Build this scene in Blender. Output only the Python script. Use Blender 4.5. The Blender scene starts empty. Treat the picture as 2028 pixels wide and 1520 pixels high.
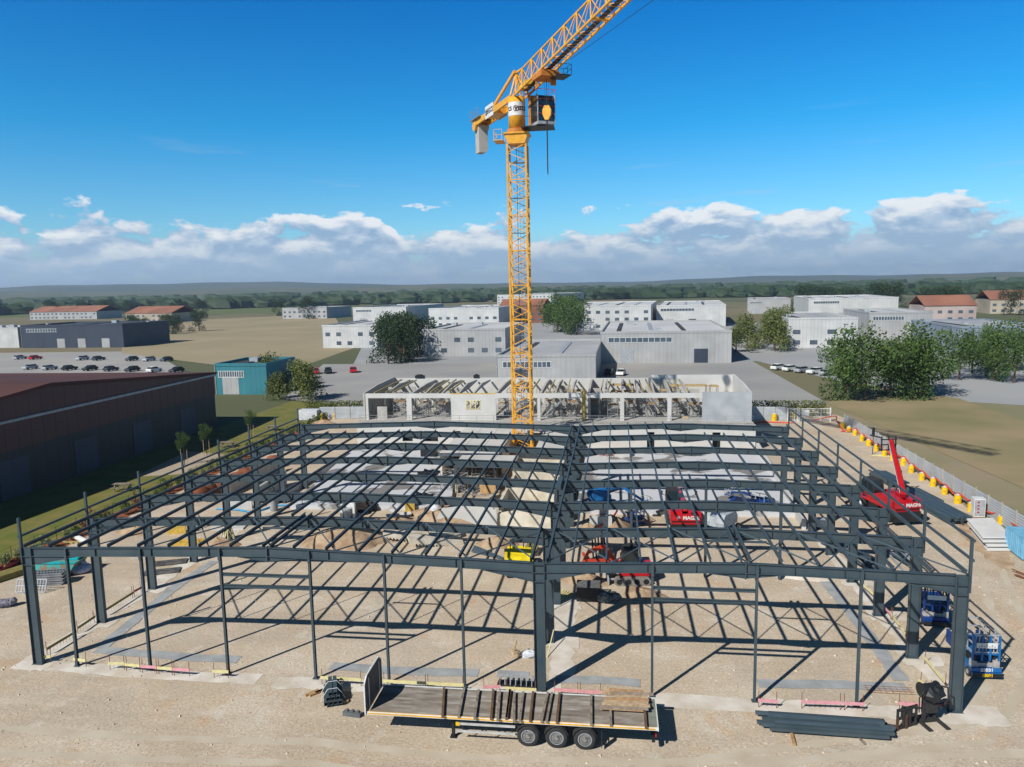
import bpy, math, random
from math import sin, cos, pi, radians as R
from mathutils import Vector as V, Matrix
random.seed(7)
S = bpy.context.scene
COL = S.collection
# ---------------------------------------------------------------- camera (calibrated on the portal-frame grid)
F_, PITCH, YAW, ROLL = 1484.06, 0.1285288, 0.1378362, -0.0213321
CAM = V((3.3592*1.18, -31.448*1.18, 18*1.18))
_fwd = V((-sin(YAW)*cos(PITCH), cos(YAW)*cos(PITCH), -sin(PITCH)))
_r = V((cos(YAW), sin(YAW), 0)); _u = _r.cross(_fwd)
RX = cos(ROLL)*_r + sin(ROLL)*_u; UX = -sin(ROLL)*_r + cos(ROLL)*_u
cd = bpy.data.cameras.new('camera'); cam = bpy.data.objects.new('camera', cd); COL.objects.link(cam)
cd.sensor_width = 36; cd.lens = 36*F_/2028; cd.clip_end = 20000; cd.clip_start = 0.5
cam.matrix_world = Matrix(((RX.x, UX.x, -_fwd.x, CAM.x), (RX.y, UX.y, -_fwd.y, CAM.y), (RX.z, UX.z, -_fwd.z, CAM.z), (0, 0, 0, 1)))
S.camera = cam
def ray(px, py): return (px-1014)/F_*RX - (py-760)/F_*UX + _fwd
def at(px, py, z=0.0):
    d = ray(px, py); return CAM + d*((z-CAM.z)/d.z)
def atY(px, py, Y):
    d = ray(px, py); return CAM + d*((Y-CAM.y)/d.y)
# ---------------------------------------------------------------- light
S.view_settings.view_transform = 'Standard'; S.view_settings.look = 'None'
S.view_settings.exposure = 0.10; S.view_settings.gamma = 1
SUN_AZ, SUN_EL = R(37), R(40)      # shadows fall towards +X and +Y
sd = bpy.data.lights.new('sun', 'SUN'); sd.energy = 5.0; sd.angle = R(0.5); sd.color = (1, .97, .91)
sun = bpy.data.objects.new('sun', sd); COL.objects.link(sun)
to_sun = V((-sin(SUN_AZ)*cos(SUN_EL), -cos(SUN_AZ)*cos(SUN_EL), sin(SUN_EL)))
sun.rotation_euler = to_sun.to_track_quat('Z', 'Y').to_euler(); sun.location = (-40, -60, 80)
W = bpy.data.worlds.new('World'); S.world = W; W.use_nodes = True
nt = W.node_tree; N = nt.nodes; N.clear(); LK = nt.links.new
def nd(tree, t, **k):
    n = tree.nodes.new(t)
    for a, b in k.items(): setattr(n, a, b)
    return n
def mth(tree, op, a, b=None, c=None, clamp=False):
    n = tree.nodes.new('ShaderNodeMath'); n.operation = op; n.use_clamp = clamp
    for i, x in enumerate((a, b, c)):
        if x is None: continue
        if isinstance(x, (int, float)): n.inputs[i].default_value = x
        else: tree.links.new(x, n.inputs[i])
    return n.outputs[0]
def ramp(tree, fac, stops, interp='LINEAR'):
    n = tree.nodes.new('ShaderNodeValToRGB'); tree.links.new(fac, n.inputs[0]); e = n.color_ramp.elements
    n.color_ramp.interpolation = interp
    while len(e) > 1: e.remove(e[0])
    for i, (p, c) in enumerate(stops):
        x = e[0] if i == 0 else e.new(p)
        x.position = p; x.color = (*c, 1) if len(c) == 3 else c
    return n.outputs[0]
def mixc(tree, fac, a, b, mode='MIX'):
    n = tree.nodes.new('ShaderNodeMix'); n.data_type = 'RGBA'; n.blend_type = mode
    for i, x in ((0, fac), (6, a), (7, b)):
        if isinstance(x, (int, float)): n.inputs[i].default_value = x
        elif isinstance(x, tuple): n.inputs[i].default_value = (*x, 1) if len(x) == 3 else x
        else: tree.links.new(x, n.inputs[i])
    return n.outputs[2]
sky = nd(nt, 'ShaderNodeTexSky', sky_type='NISHITA', sun_disc=False, sun_elevation=SUN_EL)
sky.sun_rotation = math.atan2(to_sun.x, to_sun.y); sky.altitude = 100; sky.dust_density = .3; sky.ozone_density = 3; sky.air_density = 1
tc = nd(nt, 'ShaderNodeTexCoord'); sep = nd(nt, 'ShaderNodeSeparateXYZ'); LK(tc.outputs['Generated'], sep.inputs[0])
el = mth(nt, 'ARCSINE', sep.outputs[2]); az = mth(nt, 'ARCTAN2', sep.outputs[0], sep.outputs[1])
tint = ramp(nt, mth(nt, 'DIVIDE', el, .9), [(0, (1.0, 1.15, 1.30)), (.08, (.62, 1.15, 1.42)), (.22, (.12, 1.00, 1.46)), (.40, (0, .74, 1.42)), (.50, (0, .45, .85)), (.62, (.08, .13, .18)), (1, (.10, .11, .12))])
skyc = mixc(nt, 1.0, sky.outputs[0], tint, 'MULTIPLY')
def cloudfield(dy, seed, sx=15.0, sy=31.0):
    cb = nd(nt, 'ShaderNodeCombineXYZ'); LK(mth(nt, 'MULTIPLY', az, sx), cb.inputs[0])
    LK(mth(nt, 'MULTIPLY', mth(nt, 'ADD', el, dy), sy), cb.inputs[1]); cb.inputs[2].default_value = seed
    nz = nd(nt, 'ShaderNodeTexNoise'); nz.inputs['Scale'].default_value = 1; nz.inputs['Detail'].default_value = 9
    nz.inputs['Roughness'].default_value = .55; nz.inputs['Distortion'].default_value = .25
    LK(cb.outputs[0], nz.inputs['Vector']); return nz.outputs[0]
n1 = cloudfield(0, 3.3); n2 = cloudfield(.012, 3.3)
# the bank of cumulus: dense between 1.8 and 6.5 degrees, a swelling on the right, ragged top
env = ramp(nt, mth(nt, 'DIVIDE', el, .2), [(0, (.5, .5, .5)), (.12, (.74, .74, .74)), (.26, (.78, .78, .78)), (.38, (.64, .64, .64)), (.46, (.48, .48, .48)), (.60, (.26, .26, .26)), (1, (.08, .08, .08))])
front = ramp(nt, mth(nt, 'ABSOLUTE', mth(nt, 'ADD', az, YAW)), [(.75, (1, 1, 1)), (1.0, (.35, .35, .35))])
big = cloudfield(0, 9.1, 2.6, 3.0)
dens = mth(nt, 'ADD', mth(nt, 'ADD', n1, mth(nt, 'MULTIPLY', mth(nt, 'MULTIPLY', env, front), .62)), mth(nt, 'MULTIPLY', big, .22))
mask = ramp(nt, dens, [(.945, (0, 0, 0)), (.985, (.75, .75, .75)), (1.0, (1, 1, 1))])
lightv = mth(nt, 'ADD', mth(nt, 'MULTIPLY', mth(nt, 'SUBTRACT', n1, n2), 3.2), mth(nt, 'MULTIPLY', el, 3.6), clamp=False)
ccol = ramp(nt, mth(nt, 'ADD', lightv, .22), [(.15, (3.3, 4.8, 6.9)), (.45, (5.4, 6.6, 8.2)), (.68, (8.0, 8.5, 9.2)), (.9, (9.6, 9.8, 10))])
haze = ramp(nt, mth(nt, 'DIVIDE', el, .07), [(0, (1, 1, 1)), (.45, (.9, .9, .9)), (.75, (.35, .35, .35)), (1, (0, 0, 0))])
# thin high wisps
wz = cloudfield(0, 21.0, 5.0, 42.0)
wm = mth(nt, 'MULTIPLY', ramp(nt, wz, [(.62, (0, 0, 0)), (.76, (.45, .45, .45))]), ramp(nt, mth(nt, 'DIVIDE', el, .3), [(.3, (1, 1, 1)), (.75, (0, 0, 0))]))
c1 = mixc(nt, wm, skyc, (5.4, 6.3, 7.8)); c2 = mixc(nt, mth(nt, 'MULTIPLY', mask, .93), c1, ccol)
c3 = mixc(nt, mth(nt, 'MULTIPLY', haze, .85), c2, (4.0, 5.6, 7.4))
bg = nd(nt, 'ShaderNodeBackground'); bg.inputs[1].default_value = .09; LK(c3, bg.inputs[0])
wo = nd(nt, 'ShaderNodeOutputWorld'); LK(bg.outputs[0], wo.inputs[0])
# ---------------------------------------------------------------- materials
_M = {}
def pm(key, col, rough=.8, metal=0.0, col2=None, scale=2.0, amt=.5, bump=0.0, bscale=None, lo=.35, hi=.65, spec=.35, detail=4):
    if key in _M: return _M[key]
    m = bpy.data.materials.new(key); m.use_nodes = True; t = m.node_tree; b = t.nodes['Principled BSDF']
    b.inputs['Roughness'].default_value = rough; b.inputs['Metallic'].default_value = metal
    b.inputs['Specular IOR Level'].default_value = spec
    if col2 is None: col2 = tuple(c*.72 for c in col)
    co = nd(t, 'ShaderNodeTexCoord'); nz = nd(t, 'ShaderNodeTexNoise'); nz.inputs['Scale'].default_value = scale
    nz.inputs['Detail'].default_value = detail; t.links.new(co.outputs['Object'], nz.inputs['Vector'])
    f = ramp(t, nz.outputs[0], [(lo, (0, 0, 0)), (hi, (amt*2 if amt < .5 else 1,)*3)])
    t.links.new(mixc(t, f, col, col2), b.inputs['Base Color'])
    if bump:
        n2 = nd(t, 'ShaderNodeTexNoise'); n2.inputs['Scale'].default_value = bscale or scale*6; n2.inputs['Detail'].default_value = 3
        t.links.new(co.outputs['Object'], n2.inputs['Vector'])
        bp = nd(t, 'ShaderNodeBump'); bp.inputs['Strength'].default_value = bump; bp.inputs['Distance'].default_value = .03
        t.links.new(n2.outputs[0], bp.inputs['Height']); t.links.new(bp.outputs[0], b.inputs['Normal'])
    _M[key] = m; return m
STEEL = pm('painted_steel', (.040, .062, .075), .45, 0, (.062, .084, .094), .9, spec=.4, lo=.3, hi=.75)
STEEL2 = pm('painted_steel_light', (.075, .108, .13), .5, 0, (.06, .09, .11), 1.5)
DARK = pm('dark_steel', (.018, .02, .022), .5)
BLACK = pm('black_rubber', (.022, .022, .023), .85, 0, (.04, .038, .036), 4)
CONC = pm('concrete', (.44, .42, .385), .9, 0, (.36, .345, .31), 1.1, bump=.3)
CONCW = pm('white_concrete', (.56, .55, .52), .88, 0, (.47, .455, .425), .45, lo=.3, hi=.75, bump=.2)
CONCS = pm('slab_concrete', (.52, .525, .54), .8, 0, (.20, .19, .18), .22, lo=.53, hi=.57, bump=.15)
CONCB = pm('beige_precast', (.66, .60, .49), .85, 0, (.48, .43, .34), 1.0, bump=.2)
GALV = pm('galvanised', (.42, .43, .44), .45, .5, (.30, .31, .32), 6)
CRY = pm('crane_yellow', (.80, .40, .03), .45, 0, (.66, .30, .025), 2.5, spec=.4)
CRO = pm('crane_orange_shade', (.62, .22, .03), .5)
WHITE = pm('white_paint', (.72, .72, .70), .5, 0, (.58, .58, .55), 3)
YEL = pm('yellow_paint', (.80, .52, .01), .45, 0, (.68, .40, .01), 2)
YELF = pm('formwork_yellow', (.60, .40, .06), .6, 0, (.42, .28, .06), 4)
YELP = pm('ply_formwork', (.52, .38, .17), .7, 0, (.38, .26, .12), 4)
RED = pm('red_paint', (.50, .010, .018), .32, 0, (.40, .008, .014), 3, spec=.5)
REDO = pm('orange_red_paint', (.62, .06, .02), .4)
BLUE = pm('blue_paint', (.010, .055, .24), .45, 0, (.008, .035, .15), 3)
BLUL = pm('bright_blue_paint', (.012, .15, .40), .45, 0, (.012, .10, .28), 3)
GREY = pm('light_grey_paint', (.38, .40, .42), .5)
WOOD = pm('timber', (.46, .29, .13), .8, 0, (.32, .19, .09), 5)
WOODG = pm('weathered_timber', (.30, .255, .205), .85, 0, (.14, .11, .085), 5)
WOODP = pm('pale_planks', (.54, .40, .25), .8, 0, (.36, .25, .15), 6)
PINK = pm('pink_board', (.72, .33, .36), .7, 0, (.60, .28, .30), 3)
CREAM = pm('pale_yellow_board', (.68, .62, .30), .7, 0, (.58, .50, .25), 3)
OLIVE = pm('olive_board', (.26, .22, .07), .8)
RUST = pm('rust', (.24, .085, .035), .9, 0, (.14, .05, .025), 6)
GLASS = pm('dark_glass', (.012, .02, .022), .12, 0, (.02, .03, .032), 1, spec=.6)
HOSE = pm('red_hose', (.62, .07, .03), .6)
BHOSE = pm('blue_hose', (.03, .32, .62), .5)
TEAL = pm('teal_rusty', (.06, .36, .33), .7, 0, (.26, .17, .10), 2.2, lo=.45, hi=.6)
TEALC = pm('teal_paint', (.01, .42, .45), .5)
BAG = pm('white_bag', (.66, .67, .68), .8, 0, (.45, .47, .52), 5, bump=.4)
DIRT = pm('dirt', (.42, .31, .20), .95, 0, (.28, .18, .11), 1.4, bump=1, bscale=9)
REDDIRT = pm('red_clay', (.30, .095, .04), .95, 0, (.20, .07, .035), 2, bump=.8, bscale=9)
LEAF = pm('leaf', (.075, .13, .022), .7, 0, (.04, .075, .015), .8)
LEAFD = pm('leaf_dark', (.030, .055, .016), .7, 0, (.018, .036, .012), .5)
LEAFB = pm('leaf_olive', (.13, .15, .03), .7, 0, (.08, .10, .025), .8)
BARK = pm('bark', (.12, .08, .05), .9)
def ground_mat():
    m = bpy.data.materials.new('gravel_ground'); m.use_nodes = True; t = m.node_tree; b = t.nodes['Principled BSDF']
    b.inputs['Roughness'].default_value = .95; b.inputs['Specular IOR Level'].default_value = .15
    co = nd(t, 'ShaderNodeTexCoord')
    def nz(sc, de=5, ds=0.0):
        n = nd(t, 'ShaderNodeTexNoise'); n.inputs['Scale'].default_value = sc; n.inputs['Detail'].default_value = de; n.inputs['Roughness'].default_value = .6
        n.inputs['Distortion'].default_value = ds; t.links.new(co.outputs['Object'], n.inputs['Vector']); return n.outputs[0]
    base = ramp(t, nz(.16, 6, .4), [(.32, (.44, .355, .26)), (.5, (.50, .41, .305)), (.66, (.55, .475, .375))])
    org = ramp(t, nz(.30, 7, .5), [(.58, (0, 0, 0)), (.70, (.62, .62, .62))])
    base = mixc(t, org, base, (.50, .31, .175))
    dk = ramp(t, nz(.11, 5, 1.2), [(.49, (0, 0, 0)), (.60, (.6, .6, .6))]); base = mixc(t, dk, base, (.43, .365, .29))
    pale = ramp(t, nz(.7, 5, .3), [(.56, (0, 0, 0)), (.70, (.5, .5, .5))])
    base = mixc(t, pale, base, (.62, .57, .49))
    vo = nd(t, 'ShaderNodeTexVoronoi'); vo.inputs['Scale'].default_value = 24; t.links.new(co.outputs['Object'], vo.inputs['Vector'])
    vg = nd(t, 'ShaderNodeSeparateColor'); t.links.new(vo.outputs['Color'], vg.inputs[0])
    st = ramp(t, vg.outputs[0], [(0, (.89, .885, .88)), (.5, (1, 1, 1)), (.9, (1.03, 1.03, 1.03)), (1, (1.22, 1.21, 1.19))])
    base = mixc(t, .85, base, mixc(t, 1.0, base, st, 'MULTIPLY'))
    mp = nd(t, 'ShaderNodeMapping'); mp.inputs['Rotation'].default_value = (0, 0, .35); mp.inputs['Scale'].default_value = (.05, 1.5, 1); t.links.new(co.outputs['Object'], mp.inputs[0])
    tn = nd(t, 'ShaderNodeTexNoise'); tn.inputs['Scale'].default_value = 1; tn.inputs['Detail'].default_value = 4; tn.inputs['Distortion'].default_value = .3; t.links.new(mp.outputs[0], tn.inputs['Vector'])
    base = mixc(t, 1.0, base, ramp(t, tn.outputs[0], [(.3, (.95, .95, .945)), (.5, (1, 1, 1)), (.7, (1.04, 1.04, 1.04))]), 'MULTIPLY')
    fine = ramp(t, nz(7.5, 11), [(.3, (.74, .73, .72)), (.5, (1, 1, 1)), (.72, (1.24, 1.23, 1.22))])
    base = mixc(t, 1.0, base, fine, 'MULTIPLY')
    t.links.new(base, b.inputs['Base Color'])
    h = mth(t, 'ADD', mth(t, 'MULTIPLY', vo.outputs['Distance'], -.05), mth(t, 'MULTIPLY', nz(3.0, 10), 1.2))
    bp = nd(t, 'ShaderNodeBump'); bp.inputs['Strength'].default_value = .4; bp.inputs['Distance'].default_value = .04
    t.links.new(h, bp.inputs['Height']); t.links.new(bp.outputs[0], b.inputs['Normal']); return m
def land_mat():
    m = bpy.data.materials.new('countryside'); m.use_nodes = True; t = m.node_tree; b = t.nodes['Principled BSDF']
    b.inputs['Roughness'].default_value = .95; b.inputs['Specular IOR Level'].default_value = .1
    co = nd(t, 'ShaderNodeTexCoord')
    n = nd(t, 'ShaderNodeTexNoise'); n.inputs['Scale'].default_value = .006; n.inputs['Detail'].default_value = 5; t.links.new(co.outputs['Object'], n.inputs['Vector'])
    v = nd(t, 'ShaderNodeTexVoronoi'); v.inputs['Scale'].default_value = .006; t.links.new(co.outputs['Object'], v.inputs['Vector'])
    sp = nd(t, 'ShaderNodeSeparateColor'); t.links.new(v.outputs['Color'], sp.inputs[0])
    c = ramp(t, sp.outputs[0], [(0, (.07, .09, .035)), (.3, (.20, .17, .09)), (.55, (.24, .19, .12)), (.75, (.10, .12, .045)), (1, (.30, .25, .17))], 'CONSTANT')
    c = mixc(t, n.outputs[0], c, (.14, .14, .09)); t.links.new(c, b.inputs['Base Color']); return m
# ---------------------------------------------------------------- mesh builder
class MB:
    def __init__(s): s.v = []; s.f = []
    def add(s, vs, fs):
        o = len(s.v); s.v += [tuple(x) for x in vs]; s.f += [tuple(i+o for i in f) for f in fs]; return s
    def hexa(s, a): return s.add(a, [(3, 2, 1, 0), (4, 5, 6, 7), (0, 1, 5, 4), (1, 2, 6, 5), (2, 3, 7, 6), (3, 0, 4, 7)])
    def box(s, c, d, rz=0.0, rx=0.0):
        x, y, z = d[0]/2, d[1]/2, d[2]/2; M = Matrix.Rotation(rz, 3, 'Z') @ Matrix.Rotation(rx, 3, 'X'); c = V(c)
        return s.hexa([c + M @ V(p) for p in ((-x, -y, -z), (x, -y, -z), (x, y, -z), (-x, y, -z), (-x, -y, z), (x, -y, z), (x, y, z), (-x, y, z))])
    def bx(s, x0, x1, y0, y1, z0, z1): return s.box(((x0+x1)/2, (y0+y1)/2, (z0+z1)/2), (abs(x1-x0), abs(y1-y0), abs(z1-z0)))
    def bar(s, p, q, w, h=None, up=None):
        h = h or w; p = V(p); q = V(q); d = (q-p).normalized(); up = V(up or (0, 0, 1))
        if abs(d.dot(up)) > .98: up = V((0, 1, 0))
        a = d.cross(up).normalized()*w/2; b = a.cross(d).normalized()*h/2
        return s.hexa([p-a-b, p+a-b, q+a-b, q-a-b, p-a+b, p+a+b, q+a+b, q-a+b])
    def cyl(s, p, q, r, n=8, r2=None, caps=True):
        p = V(p); q = V(q); d = (q-p).normalized(); up = V((0, 0, 1)) if abs(d.z) < .95 else V((0, 1, 0))
        a = d.cross(up).normalized(); b = a.cross(d); r2 = r if r2 is None else r2
        vs = [p + (a*cos(2*pi*i/n)+b*sin(2*pi*i/n))*r for i in range(n)] + [q + (a*cos(2*pi*i/n)+b*sin(2*pi*i/n))*r2 for i in range(n)]
        fs = [(i, (i+1) % n, n+(i+1) % n, n+i) for i in range(n)]
        if caps: fs += [tuple(range(n))[::-1], tuple(range(n, 2*n))]
        return s.add(vs, fs)
    def tube(s, pts, r, n=6):
        for a, b in zip(pts, pts[1:]): s.cyl(a, b, r, n)
        return s
    def pz(s, poly, y0, y1):      # polygon in XZ extruded in Y
        n = len(poly); vs = [(x, y0, z) for x, z in poly] + [(x, y1, z) for x, z in poly]
        return s.add(vs, [tuple(range(n)), tuple(range(n, 2*n))[::-1]] + [(i, n+i, n+(i+1) % n, (i+1) % n) for i in range(n)])
    def px(s, poly, x0, x1):      # polygon in YZ extruded in X
        n = len(poly); vs = [(x0, y, z) for y, z in poly] + [(x1, y, z) for y, z in poly]
        return s.add(vs, [tuple(range(n))[::-1], tuple(range(n, 2*n))] + [((i+1) % n, n+(i+1) % n, n+i, i) for i in range(n)])
    def py(s, poly, z0, z1):      # polygon in XY extruded in Z
        n = len(poly); vs = [(p[0], p[1], z0) for p in poly] + [(p[0], p[1], z1) for p in poly]
        return s.add(vs, [tuple(range(n))[::-1], tuple(range(n, 2*n))] + [(i, (i+1) % n, n+(i+1) % n, n+i) for i in range(n)])
    def ibeam(s, p, q, d, w, t=.02, up=(0, 0, 1)):
        p = V(p); q = V(q); e = (q-p).normalized(); u = V(up)
        if abs(e.dot(u)) > .98: u = V((1, 0, 0))
        a = e.cross(u).normalized(); b = a.cross(e).normalized()
        s.bar(p, q, t, d-2*t, u); s.bar(p+b*(d/2-t/2), q+b*(d/2-t/2), w, t, u); s.bar(p-b*(d/2-t/2), q-b*(d/2-t/2), w, t, u); return s
    def blob(s, c, r, nu=10, nv=6, jit=.15, rnd=random, floor=None):
        c = V(c); r = V(r) if hasattr(r, '__len__') else V((r, r, r)); vs = []
        for j in range(nv+1):
            for i in range(nu):
                th = pi*j/nv; ph = 2*pi*i/nu; k = 1+(rnd.random()-.5)*2*jit if 0 < j < nv else 1
                p = c + V((sin(th)*cos(ph)*r.x*k, sin(th)*sin(ph)*r.y*k, cos(th)*r.z*k))
                if floor is not None and p.z < floor: p.z = floor
                vs.append(p)
        return s.add(vs, [(j*nu+i, (j+1)*nu+i, (j+1)*nu+(i+1) % nu, j*nu+(i+1) % nu) for j in range(nv) for i in range(nu)])
    def build(s, name, mat, parent=None, smooth=False, loc=None, rz=0):
        me = bpy.data.meshes.new(name); me.from_pydata([tuple(v) for v in s.v], [], s.f); me.update()
        me.materials.append(mat)
        if smooth: me.shade_smooth()
        o = bpy.data.objects.new(name, me); COL.objects.link(o)
        if parent: o.parent = parent
        if loc is not None: o.location = loc
        o.rotation_euler[2] = rz
        return o
def tag(o, label=None, cat=None, group=None, kind=None):
    if label: o['label'] = label
    if cat: o['category'] = cat
    if group: o['group'] = group
    if kind: o['kind'] = kind
    return o
def thing(name, label, cat, loc=(0, 0, 0), rz=0.0, group=None):
    o = bpy.data.objects.new(name, None); COL.objects.link(o); o.location = loc; o.rotation_euler[2] = rz; o.empty_display_size = .3
    return tag(o, label, cat, group)
_kids = {}
def copy_tree(o, loc, rz, label, group=None, scale=None):
    kids = {}
    for x in bpy.data.objects:
        if x.parent: kids.setdefault(x.parent.name, []).append(x)
    def rec(a, par):
        c = a.copy(); COL.objects.link(c); c.parent = par
        for k in kids.get(a.name, []): rec(k, c)
        return c
    c = rec(o, None); c.location = loc; c.rotation_euler[2] = rz
    if scale: c.scale = (scale,)*3 if not hasattr(scale, '__len__') else scale
    c['label'] = label
    if group: c['group'] = group
    return c
ORD = 'first second third fourth fifth sixth seventh eighth ninth tenth eleventh twelfth thirteenth fourteenth fifteenth sixteenth seventeenth eighteenth nineteenth twentieth'.split()
for _t, _tt in (('twenty', 'thirtieth'), ('thirty', 'fortieth'), ('forty', 'fiftieth'), ('fifty', 'sixtieth'), ('sixty', 'seventieth'), ('seventy', 'eightieth'), ('eighty', 'ninetieth'), ('ninety', 'hundredth')):
    ORD += [_t+'-'+q for q in ORD[:9]] + [_tt]
def text_part(txt, size, mat, parent, loc, rot, name='lettering', depth=.012, bold=.0):
    cu = bpy.data.curves.new('tmp_text', 'FONT'); cu.body = txt; cu.size = size; cu.extrude = depth; cu.offset = bold
    cu.align_x = 'CENTER'; cu.align_y = 'CENTER'; ob = bpy.data.objects.new('tmp_text', cu); COL.objects.link(ob)
    dg = bpy.context.evaluated_depsgraph_get(); dg.update(); me = bpy.data.meshes.new_from_object(ob.evaluated_get(dg))
    bpy.data.objects.remove(ob); me.name = name; me.materials.clear(); me.materials.append(mat)
    o = bpy.data.objects.new(name, me); COL.objects.link(o); o.parent = parent; o.location = loc; o.rotation_euler = rot; return o
# ================================================================ SETTING
def sheet(name, pts, z, mat, label=None, kind='structure'):
    m = MB(); m.add([(p[0], p[1], z) for p in pts], [tuple(range(len(pts)))])
    o = m.build(name, mat); tag(o, kind=kind); return o
def rough_poly(pts, seg=1.0, jit=.15, rnd=None):
    rnd = rnd or random; out = []
    for a, b in zip(pts, pts[1:]+pts[:1]):
        a = V((a[0], a[1], 0)); b = V((b[0], b[1], 0)); n = max(1, int((b-a).length/seg))
        for i in range(n):
            p = a.lerp(b, i/n); out.append((p.x+rnd.uniform(-jit, jit), p.y+rnd.uniform(-jit, jit)))
    return out
def strip(name, pts, w, z, mat, jit=.06, seg=.6, thick=0.0):
    P = []
    for a, b in zip(pts, pts[1:]):
        a = V((a[0], a[1], 0)); b = V((b[0], b[1], 0)); n = max(1, int((b-a).length/seg)); P += [a.lerp(b, i/n) for i in range(n)]
    P.append(V((pts[-1][0], pts[-1][1], 0))); m = MB(); vs = []
    for i, p in enumerate(P):
        d = (P[min(i+1, len(P)-1)]-P[max(i-1, 0)]).normalized(); nrm = V((-d.y, d.x, 0))
        for s_ in (-1, 1): q = p+nrm*(w/2+random.uniform(-jit, jit))*s_; vs.append((q.x, q.y, z))
    m.add(vs, [(2*i, 2*i+1, 2*i+3, 2*i+2) for i in range(len(P)-1)])
    o = m.build(name, mat); return tag(o, kind='structure')
g = MB(); g.add([(-9000, -9000, 0), (9000, -9000, 0), (9000, 12000, 0), (-9000, 12000, 0)], [(0, 1, 2, 3)])
tag(g.build('ground', land_mat()), kind='structure')
GM = ground_mat()
sheet('gravel_yard', rough_poly([(-44.5, -60), (60, -60), (34.8, 5), (39.5, 82), (37, 92), (-46, 88)], 3, .4), .01, GM)
TRK = pm('compacted_track', (.53, .46, .36), .95, 0, (.46, .385, .285), .5, bump=.25, bscale=16)
for ti_, (pts_, w_) in enumerate((((( -60, 1440), (300, 1462), (620, 1470), (900, 1500), (1300, 1512), (2100, 1490)), .55), (((-60, 1490), (300, 1505), (620, 1512), (800, 1540)), .5), (((1340, 1512), (1560, 1480), (1900, 1440), (1990, 1300), (1940, 1130)), .5), (((1420, 1530), (1640, 1500), (1960, 1470), (2060, 1300), (1985, 1130)), .5))):
    P_ = [at(x, y) for x, y in pts_]; strip('wheel_track', [(p.x, p.y) for p in P_], w_, .012+.0025*ti_, TRK, .09, .5)
sheet('dirt_field', [(30, -60), (140, -60), (120, 80), (60, 100), (36, 100)], .006, pm('tan_earth', (.30, .235, .15), .95, 0, (.20, .19, .10), .05, bump=.6, bscale=3))
ASPH = pm('asphalt', (.13, .13, .135), .9, 0, (.17, .165, .16), .2)
GRASS = pm('lawn_grass', (.11, .135, .022), .95, 0, (.19, .16, .045), .45, bump=.8, bscale=14)
sheet('lawn', [(-44.6, -10), (-44.4, 100), (-58.5, 100), (-60, -10)], .02, GRASS)
sheet('planting_bed', rough_poly([(-44.9, 3), (-44.7, 88), (-42.8, 88), (-42.6, 3)], 1, .12), .028, REDDIRT)
sheet('path', [(-52.0, 42), (-47.0, 43.5), (-47.2, 54), (-53.5, 55.5)], .026, pm('path_gravel', (.42, .35, .26), .95, 0, (.33, .27, .2), 3))
STR = pm('blinding_strip', (.36, .37, .37), .85, 0, (.27, .28, .28), 1.0, bump=.2)
FND = pm('foundation_concrete', (.66, .61, .54), .9, 0, (.52, .45, .36), .8, bump=.35)
def pp(*l): return [at(*q) for q in l]
strip('concrete_strip', pp((474, 1307), (380, 1303), (270, 1295), (192, 1287)), .85, .03, STR)
strip('concrete_strip', pp((200, 1284), (272, 1225), (345, 1165), (425, 1112)), .85, .035, STR)
strip('concrete_strip', pp((656, 1320), (760, 1328), (860, 1332), (948, 1334)), .85, .03, STR)
strip('concrete_strip', pp((985, 1334), (1048, 1338)), .7, .03, STR)
strip('concrete_strip', pp((1100, 1347), (1180, 1348), (1268, 1354)), .8, .03, STR)
strip('concrete_strip', pp((1500, 1355), (1650, 1357), (1795, 1362)), .85, .03, STR)
strip('concrete_strip', pp((1786, 1350), (1740, 1285), (1690, 1222), (1632, 1148)), .85, .035, STR)
strip('foundation_beam', [(-30.2, -.1), (-22, -.45), (-15.6, -.45)], 1.1, .022, FND, .12)
strip('foundation_beam', [(-14.6, -.6), (-8, -.5), (-1, -.55)], 1.2, .022, FND, .16)
strip('foundation_beam', [(4.5, -.35), (12, -.35), (21.9, -.4)], 1.25, .022, FND, .16)
strip('foundation_beam', [(20.9, .6), (20.8, 9), (20.8, 38)], 1.0, .024, FND, .14)
strip('foundation_beam', [(-29.9, .6), (-29.8, 9), (-29.9, 38)], 1.3, .024, FND, .14)
strip('foundation_beam', [(.9, 1.0), (.8, 6), (.6, 12)], 1.4, .024, FND, .2)
for i, (x, y) in enumerate([(21.6, -.3), (20.9, 5.4), (20.9, 10.9), (20.9, 16.4), (0, 0), (0.6, 5.6), (.5, 11), (-29.6, 0), (-29.5, 5.5), (-29.5, 11)]):
    sheet('footing_pad', rough_poly([(x-1.1, y-.8), (x+1.1, y-.8), (x+1.1, y+.9), (x-1.1, y+.9)], .4, .14), .027+.0006*i, FND)
# stones scattered over the yard (nobody could count them)
m = MB(); rn = random.Random(3)
for i in range(5200):
    x = rn.uniform(-40, 40); y = -24+rn.random()**1.3*48; r = rn.choice((.03, .04, .05, .05, .07, .1))*rn.uniform(.7, 1.2); a = rn.random()*6
    m.add([(x+r*cos(a+k*2.1), y+r*sin(a+k*2.1), .008) for k in range(3)] + [(x, y, .01+r*.75)], [(0, 1, 3), (1, 2, 3), (2, 0, 3)])
tag(m.build('gravel_stones', pm('loose_stone', (.55, .48, .38), .95, 0, (.40, .31, .22), .8)), kind='stuff', label='small loose stones scattered across the gravel yard', cat='stones')
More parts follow.
